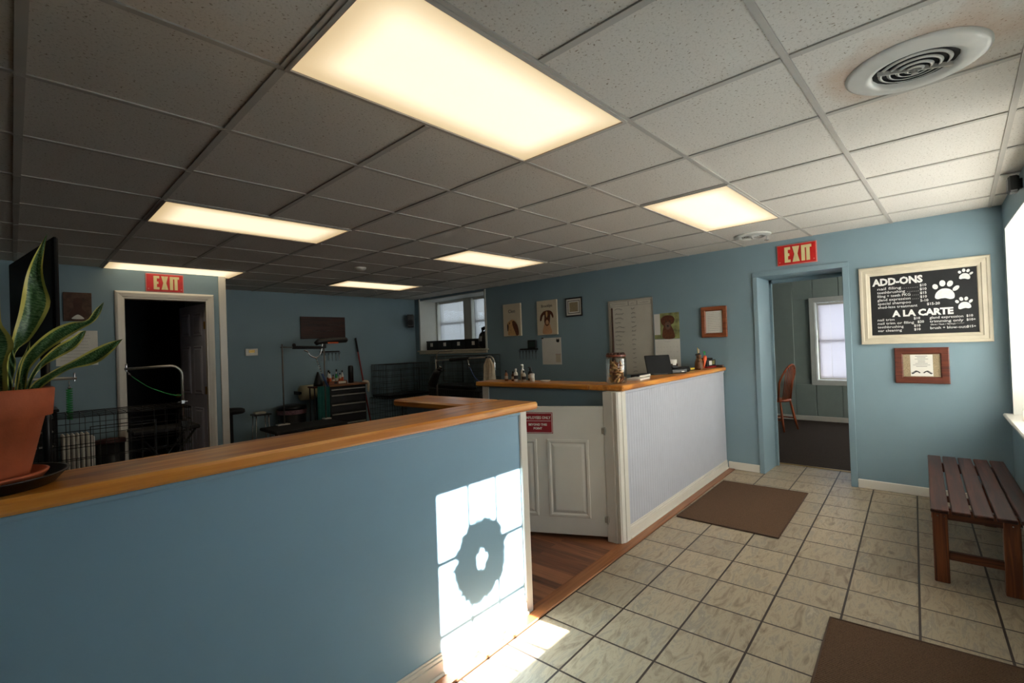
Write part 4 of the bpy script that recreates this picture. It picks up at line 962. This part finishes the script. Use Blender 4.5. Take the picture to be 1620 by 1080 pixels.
# ------------------------------------------------------------------ grooming area, left
def crate(name, label, loc, rz, W, D, Hc, group, dx=.03, dz=.10, tray=True, lying=()):
    t = thing(name, label, 'crate', loc, rz, group); r = .0022
    def panel(n, p0, du, dv, U, Vv):
        b = MB(); k = int(round(U/dx))
        for i in range(k+1): q = p0+du*(U*i/k); b.tube([q, q+dv*Vv], r if 0 < i < k else .0035, 5)
        k = max(2, int(round(Vv/dz)))
        for i in range(k+1): q = p0+dv*(Vv*i/k); b.tube([q, q+du*U], r*1.2 if 0 < i < k else .0035, 5)
        return b.build(n, BLACKM, t)
    X, Y, Z = Vector((1, 0, 0)), Vector((0, 1, 0)), Vector((0, 0, 1)); o = Vector((0, 0, .03))
    panel('front_panel', o, X, Z, W, Hc-.03); panel('back_panel', o+Y*D, X, Z, W, Hc-.03)
    panel('side_panel', o, Y, Z, D, Hc-.03); panel('side_panel', o+X*W, Y, Z, D, Hc-.03); panel('top_panel', Vector((0, 0, Hc)), X, Y, W, D)
    b = MB(); b.frame(W*.30, W*.74, .10, Hc-.08, .006, -.008, -.001); b.build('door_frame', BLACKM, t)
    b = MB(); b.tube([(W*.30, -.012, Hc*.55), (W*.36, -.012, Hc*.55), (W*.36, -.02, Hc*.5)], .004, 6); b.build('latch', CHROME, t)
    if tray: MB().box(.004, W-.004, .004, D-.004, 0, .03, .004).build('floor_pan', BLACK, t)
    return t
crate('wire_crate', 'black wire crate just behind the blue counter, at left', (-.52, 4.02, 0), math.radians(-1), .97, .62, .985, 'black wire crates', dx=.09, dz=.11)

def tool_chest(loc, rz, W, D, Hc, drawers, label, top, name='tool_chest'):
    t = thing(name, label, 'tool chest', loc, rz)
    MB().box(0, W, 0, D, .10, Hc-.028, .006).build('cabinet_body', BLACKM, t)
    MB().box(-.012, W+.012, -.02, D+.0, Hc-.027, Hc, .005).build('worktop', top, t)
    z = Hc-.055
    for h in drawers:
        dr = MB().box(.014, W-.014, -.014, -.001, z-h+.008, z, .004).build('drawer', BLACK, t)
        MB().box(.03, W-.03, -.034, -.018, z-.030, z-.012, .005).box(.05, .065, -.02, -.012, z-.026, z-.016).box(W-.065, W-.05, -.02, -.012, z-.026, z-.016).build('handle', SATIN, dr, label='silver bar handle'); z -= h
    for x in (.05, W-.05):
        for y in (.05, D-.05):
            b = MB(); b.cyl((x-.015, y, .05), .045, .03, 16, axis='x').box(x-.02, x+.02, y-.02, y+.02, .06, .10); b.build('caster', BLACKR, t)
    return t
tool_chest((-.98, 4.93, 0), 0, .61, .40, 1.0, (.12, .13, .20, .20, .18), 'black tool chest half hidden behind the plant pot and wire crate', BLACKM)
b = MB(); b.lathe([(0, 0), (.03, 0), (.03, .055), (.018, .075), (0, .078)], n=18)
t = tag(place(b.build('spray_bottle', RED), (-.44, 4.98, 1.0)), 'small red bottle standing on the left tool chest', 'bottle'); b = MB(); b.cyl((0, 0, .076), .01, .025).box(-.03, .008, -.005, .005, .095, .108, .002); b.build('trigger_cap', BLACK, t)
t = thing('oil_heater', 'white finned heater between the crate and the inner doorway', 'heater', (-.34, 5.08, 0))
b = MB()
for k in range(6): b.box(k*.034, k*.034+.026, 0, .15, .08, .74, .010)
b.box(0, .196, .06, .09, .10, .14).box(0, .196, .06, .09, .66, .70); b.build('fins', mat('heater_enamel', (214, 206, 190), .4), t)
MB().box(.195, .235, .01, .14, .10, .70, .008).build('control_panel', WHITE, t)
b = MB(); b.box(.01, .04, -.04, .19, .0, .08, .01).box(.15, .18, -.04, .19, 0, .08, .01); b.build('foot', BLACK, t)
t = thing('waste_bin', 'dark bin with reddish lid beside the heater, left of the doorway', 'bin', (.02, 5.20, 0))
b = MB(); b.lathe([(0, 0), (.105, 0), (.115, .60), (.10, .60), (0, .59)], n=28); b.build('bin_body', BLACK, t); MB().lathe([(0, .60), (.125, .601), (.12, .635), (.0, .65)], n=28).build('lid', mat('dim_maroon_plastic', (70, 34, 34), .5), t)

def groom_arm(loc, rz, z0, z1, reach, label, foot=True):
    t = thing('grooming_stand', label, 'grooming stand', loc, rz, 'grooming stands'); R = .10
    pts = [(0, 0, z0), (0, 0, z1-R)]+[(-R+R*math.cos(a), 0, z1-R+R*math.sin(a)) for a in [PI/2*k/8 for k in range(1, 9)]]+[(-reach, 0, z1-.012)]
    MB().tube(pts, .0125, 12).build('arm_tube', SATIN, t)
    b = MB(); b.cyl((-reach+.015, 0, z1-.035), .008, .06).ell((-reach+.015, 0, z1+.03), .010, .010, .010); b.build('end_bolt', CHROME, t)
    b = MB()
    if foot: b.cyl((0, 0, z0), .17, .025, 32)
    else: b.box(-.03, .03, -.05, .05, z0-.03, z0+.03, .004)
    b.build('base_plate' if foot else 'clamp', BLACKM, t)
    b = MB(); b.cyl((-.04, 0, z0+.42 if foot else z0+.22), .007, .08, axis='x').box(-.018, .018, -.018, .018, (z0+.40 if foot else z0+.20), (z0+.44 if foot else z0+.24), .004); b.build('height_clamp', CHROME, t)
    return t
ap = (.50, 4.84, 0)
t = thing('grooming_table', 'black-topped grooming table in front of the inner doorway, behind the crate', 'grooming table', (.39, 5.0, 0))
MB().box(-.24, .32, -.18, .18, .68, .72, .008).build('table_top', BLACKR, t)
for x in (-.2, .28):
    MB().tube([(x, -.15, 0), (-x+.08, -.15, .68)], .012, 8).tube([(x, .15, 0), (-x+.08, .15, .68)], .012, 8).build('leg', BLACKM, t)
groom_arm((.555, 4.80, 0), 0, .752, 1.345, .46, 'chrome grooming arm holding a green noose, in front of the open inner door', False)
t = thing('grooming_noose', 'green nylon grooming noose hanging from the arm by the inner doorway', 'noose', (.10, 4.80, 1.33))
MB().tube([(.0, 0, 0), (.03, 0, -.04), (.05, .0, -.07)], .004, 6).ell((.03, 0, -.045), .010, .010, .010).build('swivel_clip', CHROME, t)
def spl(pts, n=8):
    out = []
    for i in range(len(pts)-1):
        p0, p1, p2, p3 = (Vector(pts[max(0, min(len(pts)-1, j))]) for j in (i-1, i, i+1, i+2))
        for k in range(n):
            q = k/n; out.append(.5*((2*p1)+(p2-p0)*q+(2*p0-5*p1+4*p2-p3)*q*q+(3*p1-p0-3*p2+p3)*q**3))
    return out+[Vector(pts[-1])]
MB().tube(spl([(.05, 0, -.07), (.16, 0, -.17), (.29, 0, -.245), (.40, 0, -.285), (.47, .0, -.275)]), [.006]*12+[.010]*21, 8, flat=.6).build('strap', GREEN, t)
groom_arm((-.70, 4.55, 0), PI, 0, 1.29, .44, 'chrome grooming arm curving out from behind the snake plant pot')
t = thing('coiled_lead', 'green coiled lead hanging from the grooming arm behind the snake plant', 'lead', (-.31, 4.55, 1.26))
MB().tube([(0, 0, 0), (0, 0, -.07)], .004, 6).ell((0, 0, -.06), .012, .012, .014).build('swivel_clip', CHROME, t)
MB().tube([(.018*math.cos(a), .018*math.sin(a), -.07-.26*a/(2*PI*13)) for a in [2*PI*k/12 for k in range(12*13)]], .0055, 5).build('coil', GREEN, t)
# television on a stand, seen nearly edge-on
pa, pb = at(18, 418, 2, 2.05), at(87, 374, 2, 2.05); ta = math.atan2(pb.y-pa.y, pb.x-pa.x); L = math.dist(pa[:2], pb[:2])
t = thing('television', 'black flat television on a tall stand, edge-on behind the snake plant', 'television', (pa.x, pa.y, 0), ta)
MB().box(0, L, -.012, .012, 1.46, 2.05, .008).box(L*.2, L*.8, .012, .05, 1.54, 1.96, .012).build('screen_housing', TBL, t)
MB().box(.015, L-.015, -.0135, -.011, 1.475, 2.035).build('screen', mat('dark_screen_glass', (9, 9, 10), .5, spec=.2), t)
b = MB(); b.tube([(L*.28, .09, .03), (L*.28, .09, 1.78)], .022, 12).box(L*.22, L*.34, .03, .10, 1.70, 1.80, .005).cyl((L*.28, .09, 0), .24, .03, 32); b.build('floor_stand', BLACKM, t)

# on the inner wall
t = thing('photo_canvas', 'small dark picture of a dog on the wall left of the inner doorway', 'picture', (-.185, 5.357, 1.825)); W_, H_ = .21, .285
MB().box(-W_/2, W_/2, -.018, 0, 0, H_, .002).build('canvas', mat('sepia_canvas', (84, 62, 50), .8, var=.4, scale=20), t)
b = MB(); b.blob([(-.06, .04), (-.05, .10), (-.03, .13), (-.035, .2), (.0, .235), (.035, .2), (.03, .13), (.05, .10), (.06, .04)], -.0195, -.017, 0); b.blob([(-.045, .03), (0, .065), (.045, .03), (.03, .02), (-.03, .02)], -.0205, -.018, 1); b.build('dog_picture', [LEATH, PAPER], t)
t = thing('printed_sheet', 'white printed sheet on the wall below the small dog picture', 'paper sheet', (-.195, 5.357, 1.385)); MB().box(-.155, .155, -.003, 0, 0, .345).build('page', PAPER, t)
b = MB()
for i in range(9): scrib(b, -.125, .12-random.uniform(0, .04), .30-i*.031, -.0036, .0015, .006, .0008)
b.build('printed_lines', INK, t)

# ------------------------------------------------------------------ back wall
BY = 6.597
t = thing('wooden_sign', 'dark stained wooden plank sign high on the back wall', 'sign', (2.90, BY, 1.66)); 
MB().box(-.385, .365, -.022, 0, 0, .355, .003).build('plank_board', wood('dark_sign_wood', (38, 18, 12), (58, 28, 18), (76, 38, 24), 'x', .6), t)
b = MB(); scrib(b, -.28, .26, .225, -.0235, .02, .018, .003); scrib(b, -.2, .2, .12, -.0235, .016, .018, .003); b.build('burnt_lettering', BLACK, t)
t = thing('thermostat', 'small white thermostat on the back wall, right of the corner board', 'thermostat', (1.79, BY, 1.42)); MB().box(-.085, .085, -.025, 0, 0, .105, .006).build('case', WHITE, t); MB().box(-.04, .04, -.027, -.024, .045, .085).build('display', BRASS, t)
b = MB(); b.box(-.07, .07, -.09, .05, -.12, .12, .02); t = tag(place(b.build('wall_speaker', BLACK), (4.50, 6.46, 1.96), -.5), 'black loudspeaker high in the back right corner by the window alcove', 'speaker')
MB().tube([(0, .04, 0), (.02, .13, 0)], .012, 8).build('bracket', BLACKM, t); MB().lathe([(0, -.092), (.045, -.094), (.055, -.091)], c=(0, 0, -.03), n=24, axis='y').build('cone', BLACKR, t)
# grooming table with overhead arms
t = thing('grooming_table', 'low black grooming table with two upright posts at the back of the room', 'grooming table', (1.9, 5.6, 0))
MB().box(-.32, .62, -.46, .12, .425, .465, .01).build('table_top', BLACKR, t, label='black ribbed rubber top')
for x in (-.22, .50): MB().box(x-.02, x+.02, -.43, .07, 0, .03, .006).tube([(x, -.19, .03), (x, -.19, .425)], .022, 10).build('leg', BLACKM, t)
for x in (-.02, .56): MB().tube([(x, .07, .466), (x, .07, 1.56)], .010, 12).build('post', DIMM, t)
for x in (-.02, .56): MB().box(x-.10 if x < 0 else x-.04, x+.06, .02, .119, .466, .485, .004).build('post_clamp', SATIN, t)
MB().tube([(-.04, .07, 1.52), (.56, .07, 1.50)], .008, 10).build('cross_bar', DIMM, t)
MB().tube([(.12, .07, 1.513), (.54, .07, 1.502)], .022, 12).ell((.14, .07, 1.545), .025, .02, .025).build('foam_sleeve', BLACKR, t)
t = thing('stand_dryer', 'long black dryer with orange switches hanging above the back grooming table posts', 'dryer', (2.36, 5.67, 1.575))
MB().tube([(-.02, 0, -.02), (.02, 0, .01), (.10, 0, .018), (.30, 0, .03), (.44, 0, .03), (.46, 0, .02)], [.03, .042, .045, .045, .042, .03], 14).build('housing', BLACK, t)
MB().box(.14, .30, -.052, -.040, -.02, .0, .003).build('switch_strip', ORANGE, t)
MB().box(.07, .13, -.02, .02, -.085, -.0, .004).build('mount', BLACKM, t)
t = thing('dryer_hose', 'curled chrome dryer hose between the posts of the back grooming table', 'hose', (2.2, 5.66, 1.45))
MB().tube(spl([(-.03, 0, .02), (.02, 0, -.0), (.06, 0, -.06), (.14, 0, -.09), (.20, 0, -.04), (.23, 0, .06), (.235, 0, .13)]), .010, 8).build('hose_tube', CHROME, t)
b = MB()
for k in range(7): b.ell((.14+.012*k, 0, -.11-.035*k), .010, .010, .014, 8)
b.build('chain', CHROME, t); MB().tube([(.22, 0, -.33), (.30, .0, -.52)], .016, 8).build('blue_strap', BLUEN, t)
b = MB(); b.lathe([(0, 0), (.07, 0), (.065, .04), (.02, .18), (.012, .21), (0, .21)], n=24)
t = tag(place(b.build('dryer_nozzle', BLACK), (2.51, 6.0, .9305)), 'black cone-shaped nozzle between paper roll and tool chest', 'nozzle')
t = thing('stand_shelf', 'narrow dark shelf stand left of the back tool chest, draped with a teal cloth', 'shelf', (2.40, 5.90, 0))
MB().box(0, .24, 0, .22, .905, .93, .004).build('shelf_board', REDW, t)
for x in (.02, .22): MB().tube([(x, .03, 0), (x, .03, .905)], .010, 8).tube([(x, .19, 0), (x, .19, .905)], .010, 8).build('leg', BLACKM, t)
t = thing('teal_cloth', 'teal cloth hanging from the shelf left of the back tool chest', 'cloth', (2.53, 5.875, 0)); b = MB(); n = 14
V = []
for i in range(n+1):
    for k in range(9): V.append((-.09+.18*i/n, .012*math.sin(i*1.7+k*.2), .93-.055*k-.35*(k/8)**2*.2))
b.add([v for v in V]+[(x, y+.006, z) for x, y, z in V], [(i*9+k, (i+1)*9+k, (i+1)*9+k+1, i*9+k+1) for i in range(n) for k in range(8)]+[((i*9+k)+len(V), (i*9+k+1)+len(V), ((i+1)*9+k+1)+len(V), ((i+1)*9+k)+len(V)) for i in range(n) for k in range(8)], 0, True); b.build('fabric', TEAL, t)
t = thing('paper_towel_roll', 'large cream paper roll mounted on the back wall above the bin', 'paper roll', (2.42, 6.42, .815))
b = MB(); b.lathe([(.03, 0), (.115, 0), (.115, .215), (.03, .215), (.03, 0)], n=36, axis='x'); b.build('roll', ROLL_, t); 
b = MB(); b.tube([(-.02, 0, 0), (.225, 0, 0)], .02, 12).box(-.035, -.02, -.02, .175, -.025, .025).box(.222, .234, -.02, .175, -.025, .025); b.build('holder', BLACKM, t)
t = thing('lined_bin', 'big black bin with pinkish liner rim under the paper roll', 'bin', (2.25, 6.35, 0)); t.scale = (.9, .9, .88)
MB().lathe([(0, 0), (.19, 0), (.225, .66), (.21, .66), (0, .64)], n=32).build('bin_body', BLACK, t)
MB().lathe([(.226, .60), (.234, .655), (.236, .672), (.215, .675)], n=32).build('liner_rim', mat('pinkish_bin_liner', (128, 92, 98), .5, var=.3, scale=40), t)
MB().lathe([(0, .676), (.235, .675), (.225, .73), (.10, .755), (0, .756)], n=32).build('lid', BLACK, t)
ch = tool_chest((2.67, 6.0, 0), 0, .62, .45, .925, (.09, .145, .145, .15, .17), 'black tool chest with silver drawer handles and wooden top on the back wall', STRIPW)
CHZ = .9255
t = thing('bottle_basket', 'small orange and white box holding bottles on the back tool chest', 'basket', (2.70, 6.06, CHZ)); MB().box(0, .30, 0, .20, 0, .006).box(0, .30, 0, .006, 0, .055).box(0, .30, .194, .20, 0, .055).box(0, .006, 0, .20, 0, .055).box(.294, .30, 0, .20, 0, .055).build('box_walls', HONEY, t); MB().box(.09, .14, -.003, 0, .012, .042).build('front_label', BLACK, t); MB().box(.16, .28, -.003, 0, .012, .045).build('white_print', CREAM, t)
BB = [(.045, .05, .20, .022, PAPER, 'white bottle at left end of the box on the back tool chest'), (.10, .05, .15, .020, AMBER, 'amber bottle in the box on the back tool chest'), (.155, .06, .19, .019, GREEN, 'green bottle in the box on the back tool chest'), (.21, .05, .17, .020, CREAM, 'cream bottle in the box on the back tool chest'),
      (.255, .06, .21, .018, PAPER, 'tall white bottle at right end of the box on the back tool chest'), (.07, .135, .22, .028, PAPER, 'wide white jug behind the other bottles on the back tool chest'), (.20, .14, .23, .022, BLUEN, 'blue bottle behind the other bottles on the back tool chest')]
for x, y, h, r, m, lb in BB:
    t = thing('shampoo_bottle', lb, 'bottle', (2.70+x, 6.06+y, CHZ+.007), 0, 'bottles on the back tool chest')
    MB().lathe([(0, 0), (r, 0), (r, h*.6), (r*.4, h*.78), (r*.4, h*.84), (0, h*.84)], n=18).build('bottle_body', m, t); MB().cyl((0, 0, h*.83), r*.5, h*.15, 14).build('cap', BLACK if m != GREEN else PAPER, t); MB().lathe([(r+.0008, h*.2), (r+.0008, h*.48)], n=18).build('bottle_label', ORANGE if m in (PAPER, CREAM) else CREAM, t)
t = tag(place(MB().lathe([(0, 0), (.042, 0), (.040, .25), (.034, .275), (0, .28)], n=24).build('canister', BLACK), (3.12, 6.16, CHZ)), 'tall black canister at the right end of the back tool chest', 'canister')
shears((2.985, BY, 1.43), 0, 'dark tool rack on the back wall above the tool chest', 6, .34, 'shears hanging on the back wall')
t = thing('broom', 'broom with red handle and black grip leaning on the back wall', 'broom', (3.44, 6.30, 0))
MB().tube([(.10, 0, .14), (.01, .272, 1.62)], .013, 10).build('handle', mat('red_lacquered_handle', (128, 34, 28), .4), t); MB().tube([(.0225, .235, 1.42), (.008, .277, 1.66)], .0155, 10).build('grip', BLACKR, t)
b = MB(); b.box(-.03, .17, -.03, .03, .10, .15, .01); b.build('brush_block', BLACK, t)
b = MB()
for k in range(60): x = -.028+.0033*k; b.tube([(x, random.uniform(-.02, .02), .10), (x+random.uniform(-.01, .01), random.uniform(-.035, .035), .0)], .002, 4)
b.build('bristles', REDD, t)
t = thing('draped_towel', 'small white towel hanging over the right corner of the back tool chest', 'towel', (3.30, 6.01, CHZ+.001))
b = MB(); b.ell((-.01, .0, .012), .05, .045, .022).tube([(.02, 0, .01), (.035, -.005, -.03), (.03, -.01, -.10), (.04, -.005, -.16)], [.03, .034, .03, .012], 12, flat=.7); b.build('cloth', CLOTHW, t)
t = thing('salon_stool', 'black rolling stool beside the white corner board', 'stool', (1.30, 5.90, 0))
MB().lathe([(0, .675), (.15, .675), (.165, .69), (.16, .725), (.13, .74), (0, .742)], n=32).build('seat', BLACKR, t)
MB().cyl((0, 0, .10), .024, .58).build('gas_column', BLACKM, t)
for k in range(5): a = 2*PI*k/5+.3; MB().tube([(0, 0, .22), (.12*math.cos(a), .12*math.sin(a), .16), (.25*math.cos(a), .25*math.sin(a), .07)], [.03, .022, .016], 8).ell((.25*math.cos(a), .25*math.sin(a), .03), .024, .024, .03).build('base_spoke', BLACK, t)
t = thing('step_stool', 'small metal stool with pale folded cloth on it, near the low grooming table', 'stool', (1.76, 6.20, 0))
MB().box(-.11, .12, -.09, .09, .575, .595, .006).build('seat', BLACK, t)
for x in (-.08, .08):
    for y in (-.07, .07): MB().tube([(x*1.25, y*1.2, 0), (x, y, .576)], .008, 8).build('leg', CHROME, t)
MB().box(-.085, .06, -.06, .06, .5955, .625, .012).build('cloth_pad', CREAM, t)

# crates in the right back corner
crate('wire_crate', 'black wire crate in the back right corner, topmost of its stack', (3.70, 6.02, .625), 0, .88, .5, .56, 'black wire crates', dx=.028, dz=.10)
crate('wire_crate', 'black wire crate in the back right corner, under the other one', (3.66, 5.98, 0), 0, .94, .56, .61, 'black wire crates', dx=.05, dz=.10)
c3 = crate('wire_crate', 'black wire crate under the high windows, topmost of its stack', (4.12, 5.36, .80), R90, 1.10, .52, .50, 'black wire crates', dx=.026, dz=.11)
c4 = crate('wire_crate', 'big black crate under the high windows, carrying another crate', (4.08, 5.42, 0), R90, 1.26, .58, .785, 'black wire crates', dx=.05, dz=.10)
for nm, par, W_, D_, H_ in (('fabric_liner', c4, 1.26, .58, .785),):
    MB().box(.01, W_-.01, .01, D_-.01, .04, H_-.012, .01).build(nm, mat('black_crate_cover', (16, 16, 18), .85, bump=.3), par, label='black fabric inside the wires')
# grooming table and arm frame in front of them
t = thing('grooming_table', 'black grooming table with arched overhead frame below the high windows', 'grooming table', (3.6, 4.53, 0), R90)
MB().box(-.02, 1.22, -.32, .22, .60, .64, .01).build('table_top', BLACKR, t)
for x in (.12, 1.08): MB().box(x-.02, x+.02, -.28, .18, 0, .03, .006).tube([(x, -.05, .03), (x, -.05, .60)], .022, 10).build('leg', BLACKM, t)
MB().tube([(.0, 0, .641), (.0, 0, 1.27)], .012, 12).build('post', SATIN, t)
MB().tube([(.0, 0, 1.25), (1.10, 0, 1.29)], .010, 10).build('cross_bar', SATIN, t)
MB().tube([(.32, 0, 1.262), (.72, 0, 1.276)], .022, 12).build('foam_sleeve', BLACKR, t)
MB().tube([(1.21, 0, .641), (1.21, 0, 1.20)]+[(1.12+.09*math.cos(a), 0, 1.20+.10*math.sin(a)) for a in [PI/2*k/7 for k in range(8)]]+[(1.05, 0, 1.29)], .014, 12).build('arched_post', CHROME, t)
MB().tube([(0.0, 0, 1.25), (.02, 0, 1.34), (.09, 0, 1.385), (.13, 0, 1.39)], .010, 10).tube([(.10, 0, 1.39), (.37, 0, 1.385)], .013, 10).build('raised_handle', SATIN, t)
t = thing('hand_dryer', 'black hand dryer hanging from the left post below the high windows', 'dryer', (3.56, 4.53, 1.05), R90)
b = MB(); b.tube(spl([(.07, 0, .19), (.075, 0, .10), (.04, 0, .03)]), .012, 8); b.build('cord', BLACK, t)
b = MB(); b.tube([(.12, 0, .06), (.05, 0, .02), (.0, 0, -.05), (-.05, 0, -.13), (-.055, 0, -.17)], [.03, .055, .06, .07, .05], 14).tube([(.05, 0, .05), (.13, 0, .08), (.18, 0, .06)], [.03, .028, .02], 10); b.build('dryer_body', BLACK, t)
MB().tube([(.13, -.01, .12), (.18, -.01, .10)], .014, 8).build('nozzle_tip', CHROME, t)
t = thing('hanging_towel', 'off-white towel hanging on the chrome arched post', 'towel', (3.58, 3.40, 0), R90)
b = MB(); V = []; n = 18; W_ = .17
for i in range(n+1):
    for k in range(11):
        sp_ = .35+.65*min(1, k/3); V.append((-.05+(W_*(i/n)-W_/2)*sp_+.06, -.022-.010*math.sin(i*1.25)-.003*k*math.sin(i*.6), 1.275-.029*k))
L_ = len(V); fs = [(i*11+k, (i+1)*11+k, (i+1)*11+k+1, i*11+k+1) for i in range(n) for k in range(10)]
b.add(V+[(x, y+.008, z) for x, y, z in V], fs+[tuple(j+L_ for j in f[::-1]) for f in fs], 0, True); b.build('cloth', CLOTHW, t)
MB().box(-.06, .09, -.05, -.008, .93, .99, .01).build('dark_border', BLUEN, t, label='dark blue hem')
t = thing('blue_lead', 'blue lead with chrome clip hanging slantwise from the overhead bar', 'lead', (3.59, 3.82, 1.27), R90)
MB().tube([(0, 0, 0), (.01, 0, -.06), (.03, 0, -.11)], .008, 8).build('clip', CHROME, t); MB().tube(spl([(.03, 0, -.11), (.10, 0, -.22), (.20, 0, -.30), (.30, -.02, -.33)]), [.007]*12+[.011]*13, 8).build('strap', BLUEN, t)

# ------------------------------------------------------------------ window alcove contents
SZ = 1.4025
LB = ['leftmost', 'second from left', 'third from left', 'rightmost']
for k in range(4):
    t = thing('storage_bin', 'black storage bin with pale label on the window alcove sill, '+LB[k], 'storage bin', (4.80, 6.38-.37*k, SZ), R90, 'storage bins in the window alcove')
    MB().box(0, .355, 0, .22, 0, .165, .006).build('bin_body', BLACK, t); MB().box(-.003, .358, -.006, .225, .150, .172, .004).build('rim', BLACKR, t)
    MB().box(.125+.02*k, .195+.02*k, -.004, .001, .065, .13).build('label_card', PAPER, t)
t = thing('clipper_vacuum', 'black rounded machine with a looped handle at the right end of the alcove sill', 'machine', (4.83, 4.775, SZ))
MB().lathe([(0, 0), (.09, 0), (.115, .05), (.12, .16), (.10, .24), (.06, .28), (0, .29)], n=28).build('body', BLACK, t)
MB().tube(spl([(0, .07, .25), (0, .05, .34), (0, -.02, .36), (0, -.09, .35), (0, -.10, .28)]), .014, 8).ell((0, .05, .33), .035, .035, .03).build('handle', BLACKR, t)
MB().box(-.122, -.10, -.03, .03, .12, .2, .006).build('front_panel', SATIN, t)

# ------------------------------------------------------------------ office: chair and table edge
t = thing('spindle_chair', 'orange-brown wooden spindle-back chair in the room beyond the doorway', 'chair', (7.40, 1.07, .004), PI-.25)
MB().lathe([(0, .43), (.19, .43), (.21, .445), (.20, .465), (0, .46)], n=32).build('seat', CHAIRW, t)
for x, y in ((-.15, -.15), (.15, -.15), (-.14, .14), (.14, .14)): MB().tube([(x*1.4, y*1.5, 0), (x*1.2, y*1.25, .2), (x, y, .432)], [.012, .019, .014], 10).build('leg', CHAIRW, t)
MB().tube([(-.18, -.19, .17), (-.18, .18, .17)], .010, 8).tube([(.18, -.19, .17), (.18, .18, .17)], .010, 8).tube([(-.18, 0, .17), (.18, 0, .17)], .010, 8).build('stretcher', CHAIRW, t)
MB().tube([(-.17, .13, .455)]+[(-.185*math.cos(a), .16+.10*math.sin(a)*1.0, .72+.27*math.sin(a)) for a in [PI*k/14 for k in range(15)]]+[(.17, .13, .455)], .014, 10).build('bow', CHAIRW, t)
for k in range(6): x = -.115+.046*k; MB().tube([(x*.8, .15, .455), (x, .16+.10*math.sqrt(1-(x/.185)**2), .72+.265*math.sqrt(1-(x/.185)**2))], .007, 8).build('spindle', CHAIRW, t)
t = thing('office_table', 'dark red-brown table partly seen behind the spindle chair', 'table', (7.45, 1.75, .004))
MB().box(-.45, .45, -.50, .60, .71, .745, .008).build('table_top', REDW, t); MB().box(-.38, .38, -.42, .52, .62, .71, .004).build('apron', REDW, t)
for x in (-.38, .38):
    for y in (-.42, .52): MB().tube([(x, y, 0), (x, y, .3), (x, y, .70)], [.022, .034, .036], 12).build('leg', REDZ, t)
# ------------------------------------------------------------------ front window sill and corner
sx, sy = FO.x, FO.y
def fp(tx, ty, z): return (FO.x+tx*math.cos(FA)-ty*math.sin(FA), FO.y+tx*math.sin(FA)+ty*math.cos(FA), z)
t = thing('card_in_holder', 'pink flowered card leaning in a wooden base on the front window sill', 'card', fp(-.36, -.10, .7625), FA+PI/2+.5)
MB().box(-.075, .075, -.022, .022, 0, .022, .003).build('wooden_base', BENCHL, t); MB().box(-.07, .07, -.003, .003, .018, .20, .001, rot=(Matrix.Rotation(-.22, 3, 'X'), (0, 0, .02))).build('card_panel', PINKF, t)
t = thing('acrylic_stand', 'clear rounded acrylic stand in front of the pink card on the window sill', 'stand', fp(-.50, -.05, .7625), FA+PI/2+.3)
MB().tube([(-.04, 0, .0), (-.04, 0, .07), (-.02, 0, .10), (.02, 0, .10), (.04, 0, .07), (.04, 0, 0)], .004, 8).build('bent_rim', PAPER, t); MB().box(-.04, .04, -.002, .002, .0, .095).build('clear_panel', JARG, t)
b = MB(); b.box(-.05, .05, -.05, 0, -.05, .05, .01); o = b.build('corner_speaker', BLACK); o.location = fp(-1.08, .015, 2.30); o.rotation_euler = (0, 0, FA+PI)
tag(o, 'black wall speaker near the ceiling above the front window', 'speaker'); MB().box(-.02, .02, -.0, .016, -.03, .03, .003).build('bracket', BLACKM, o)
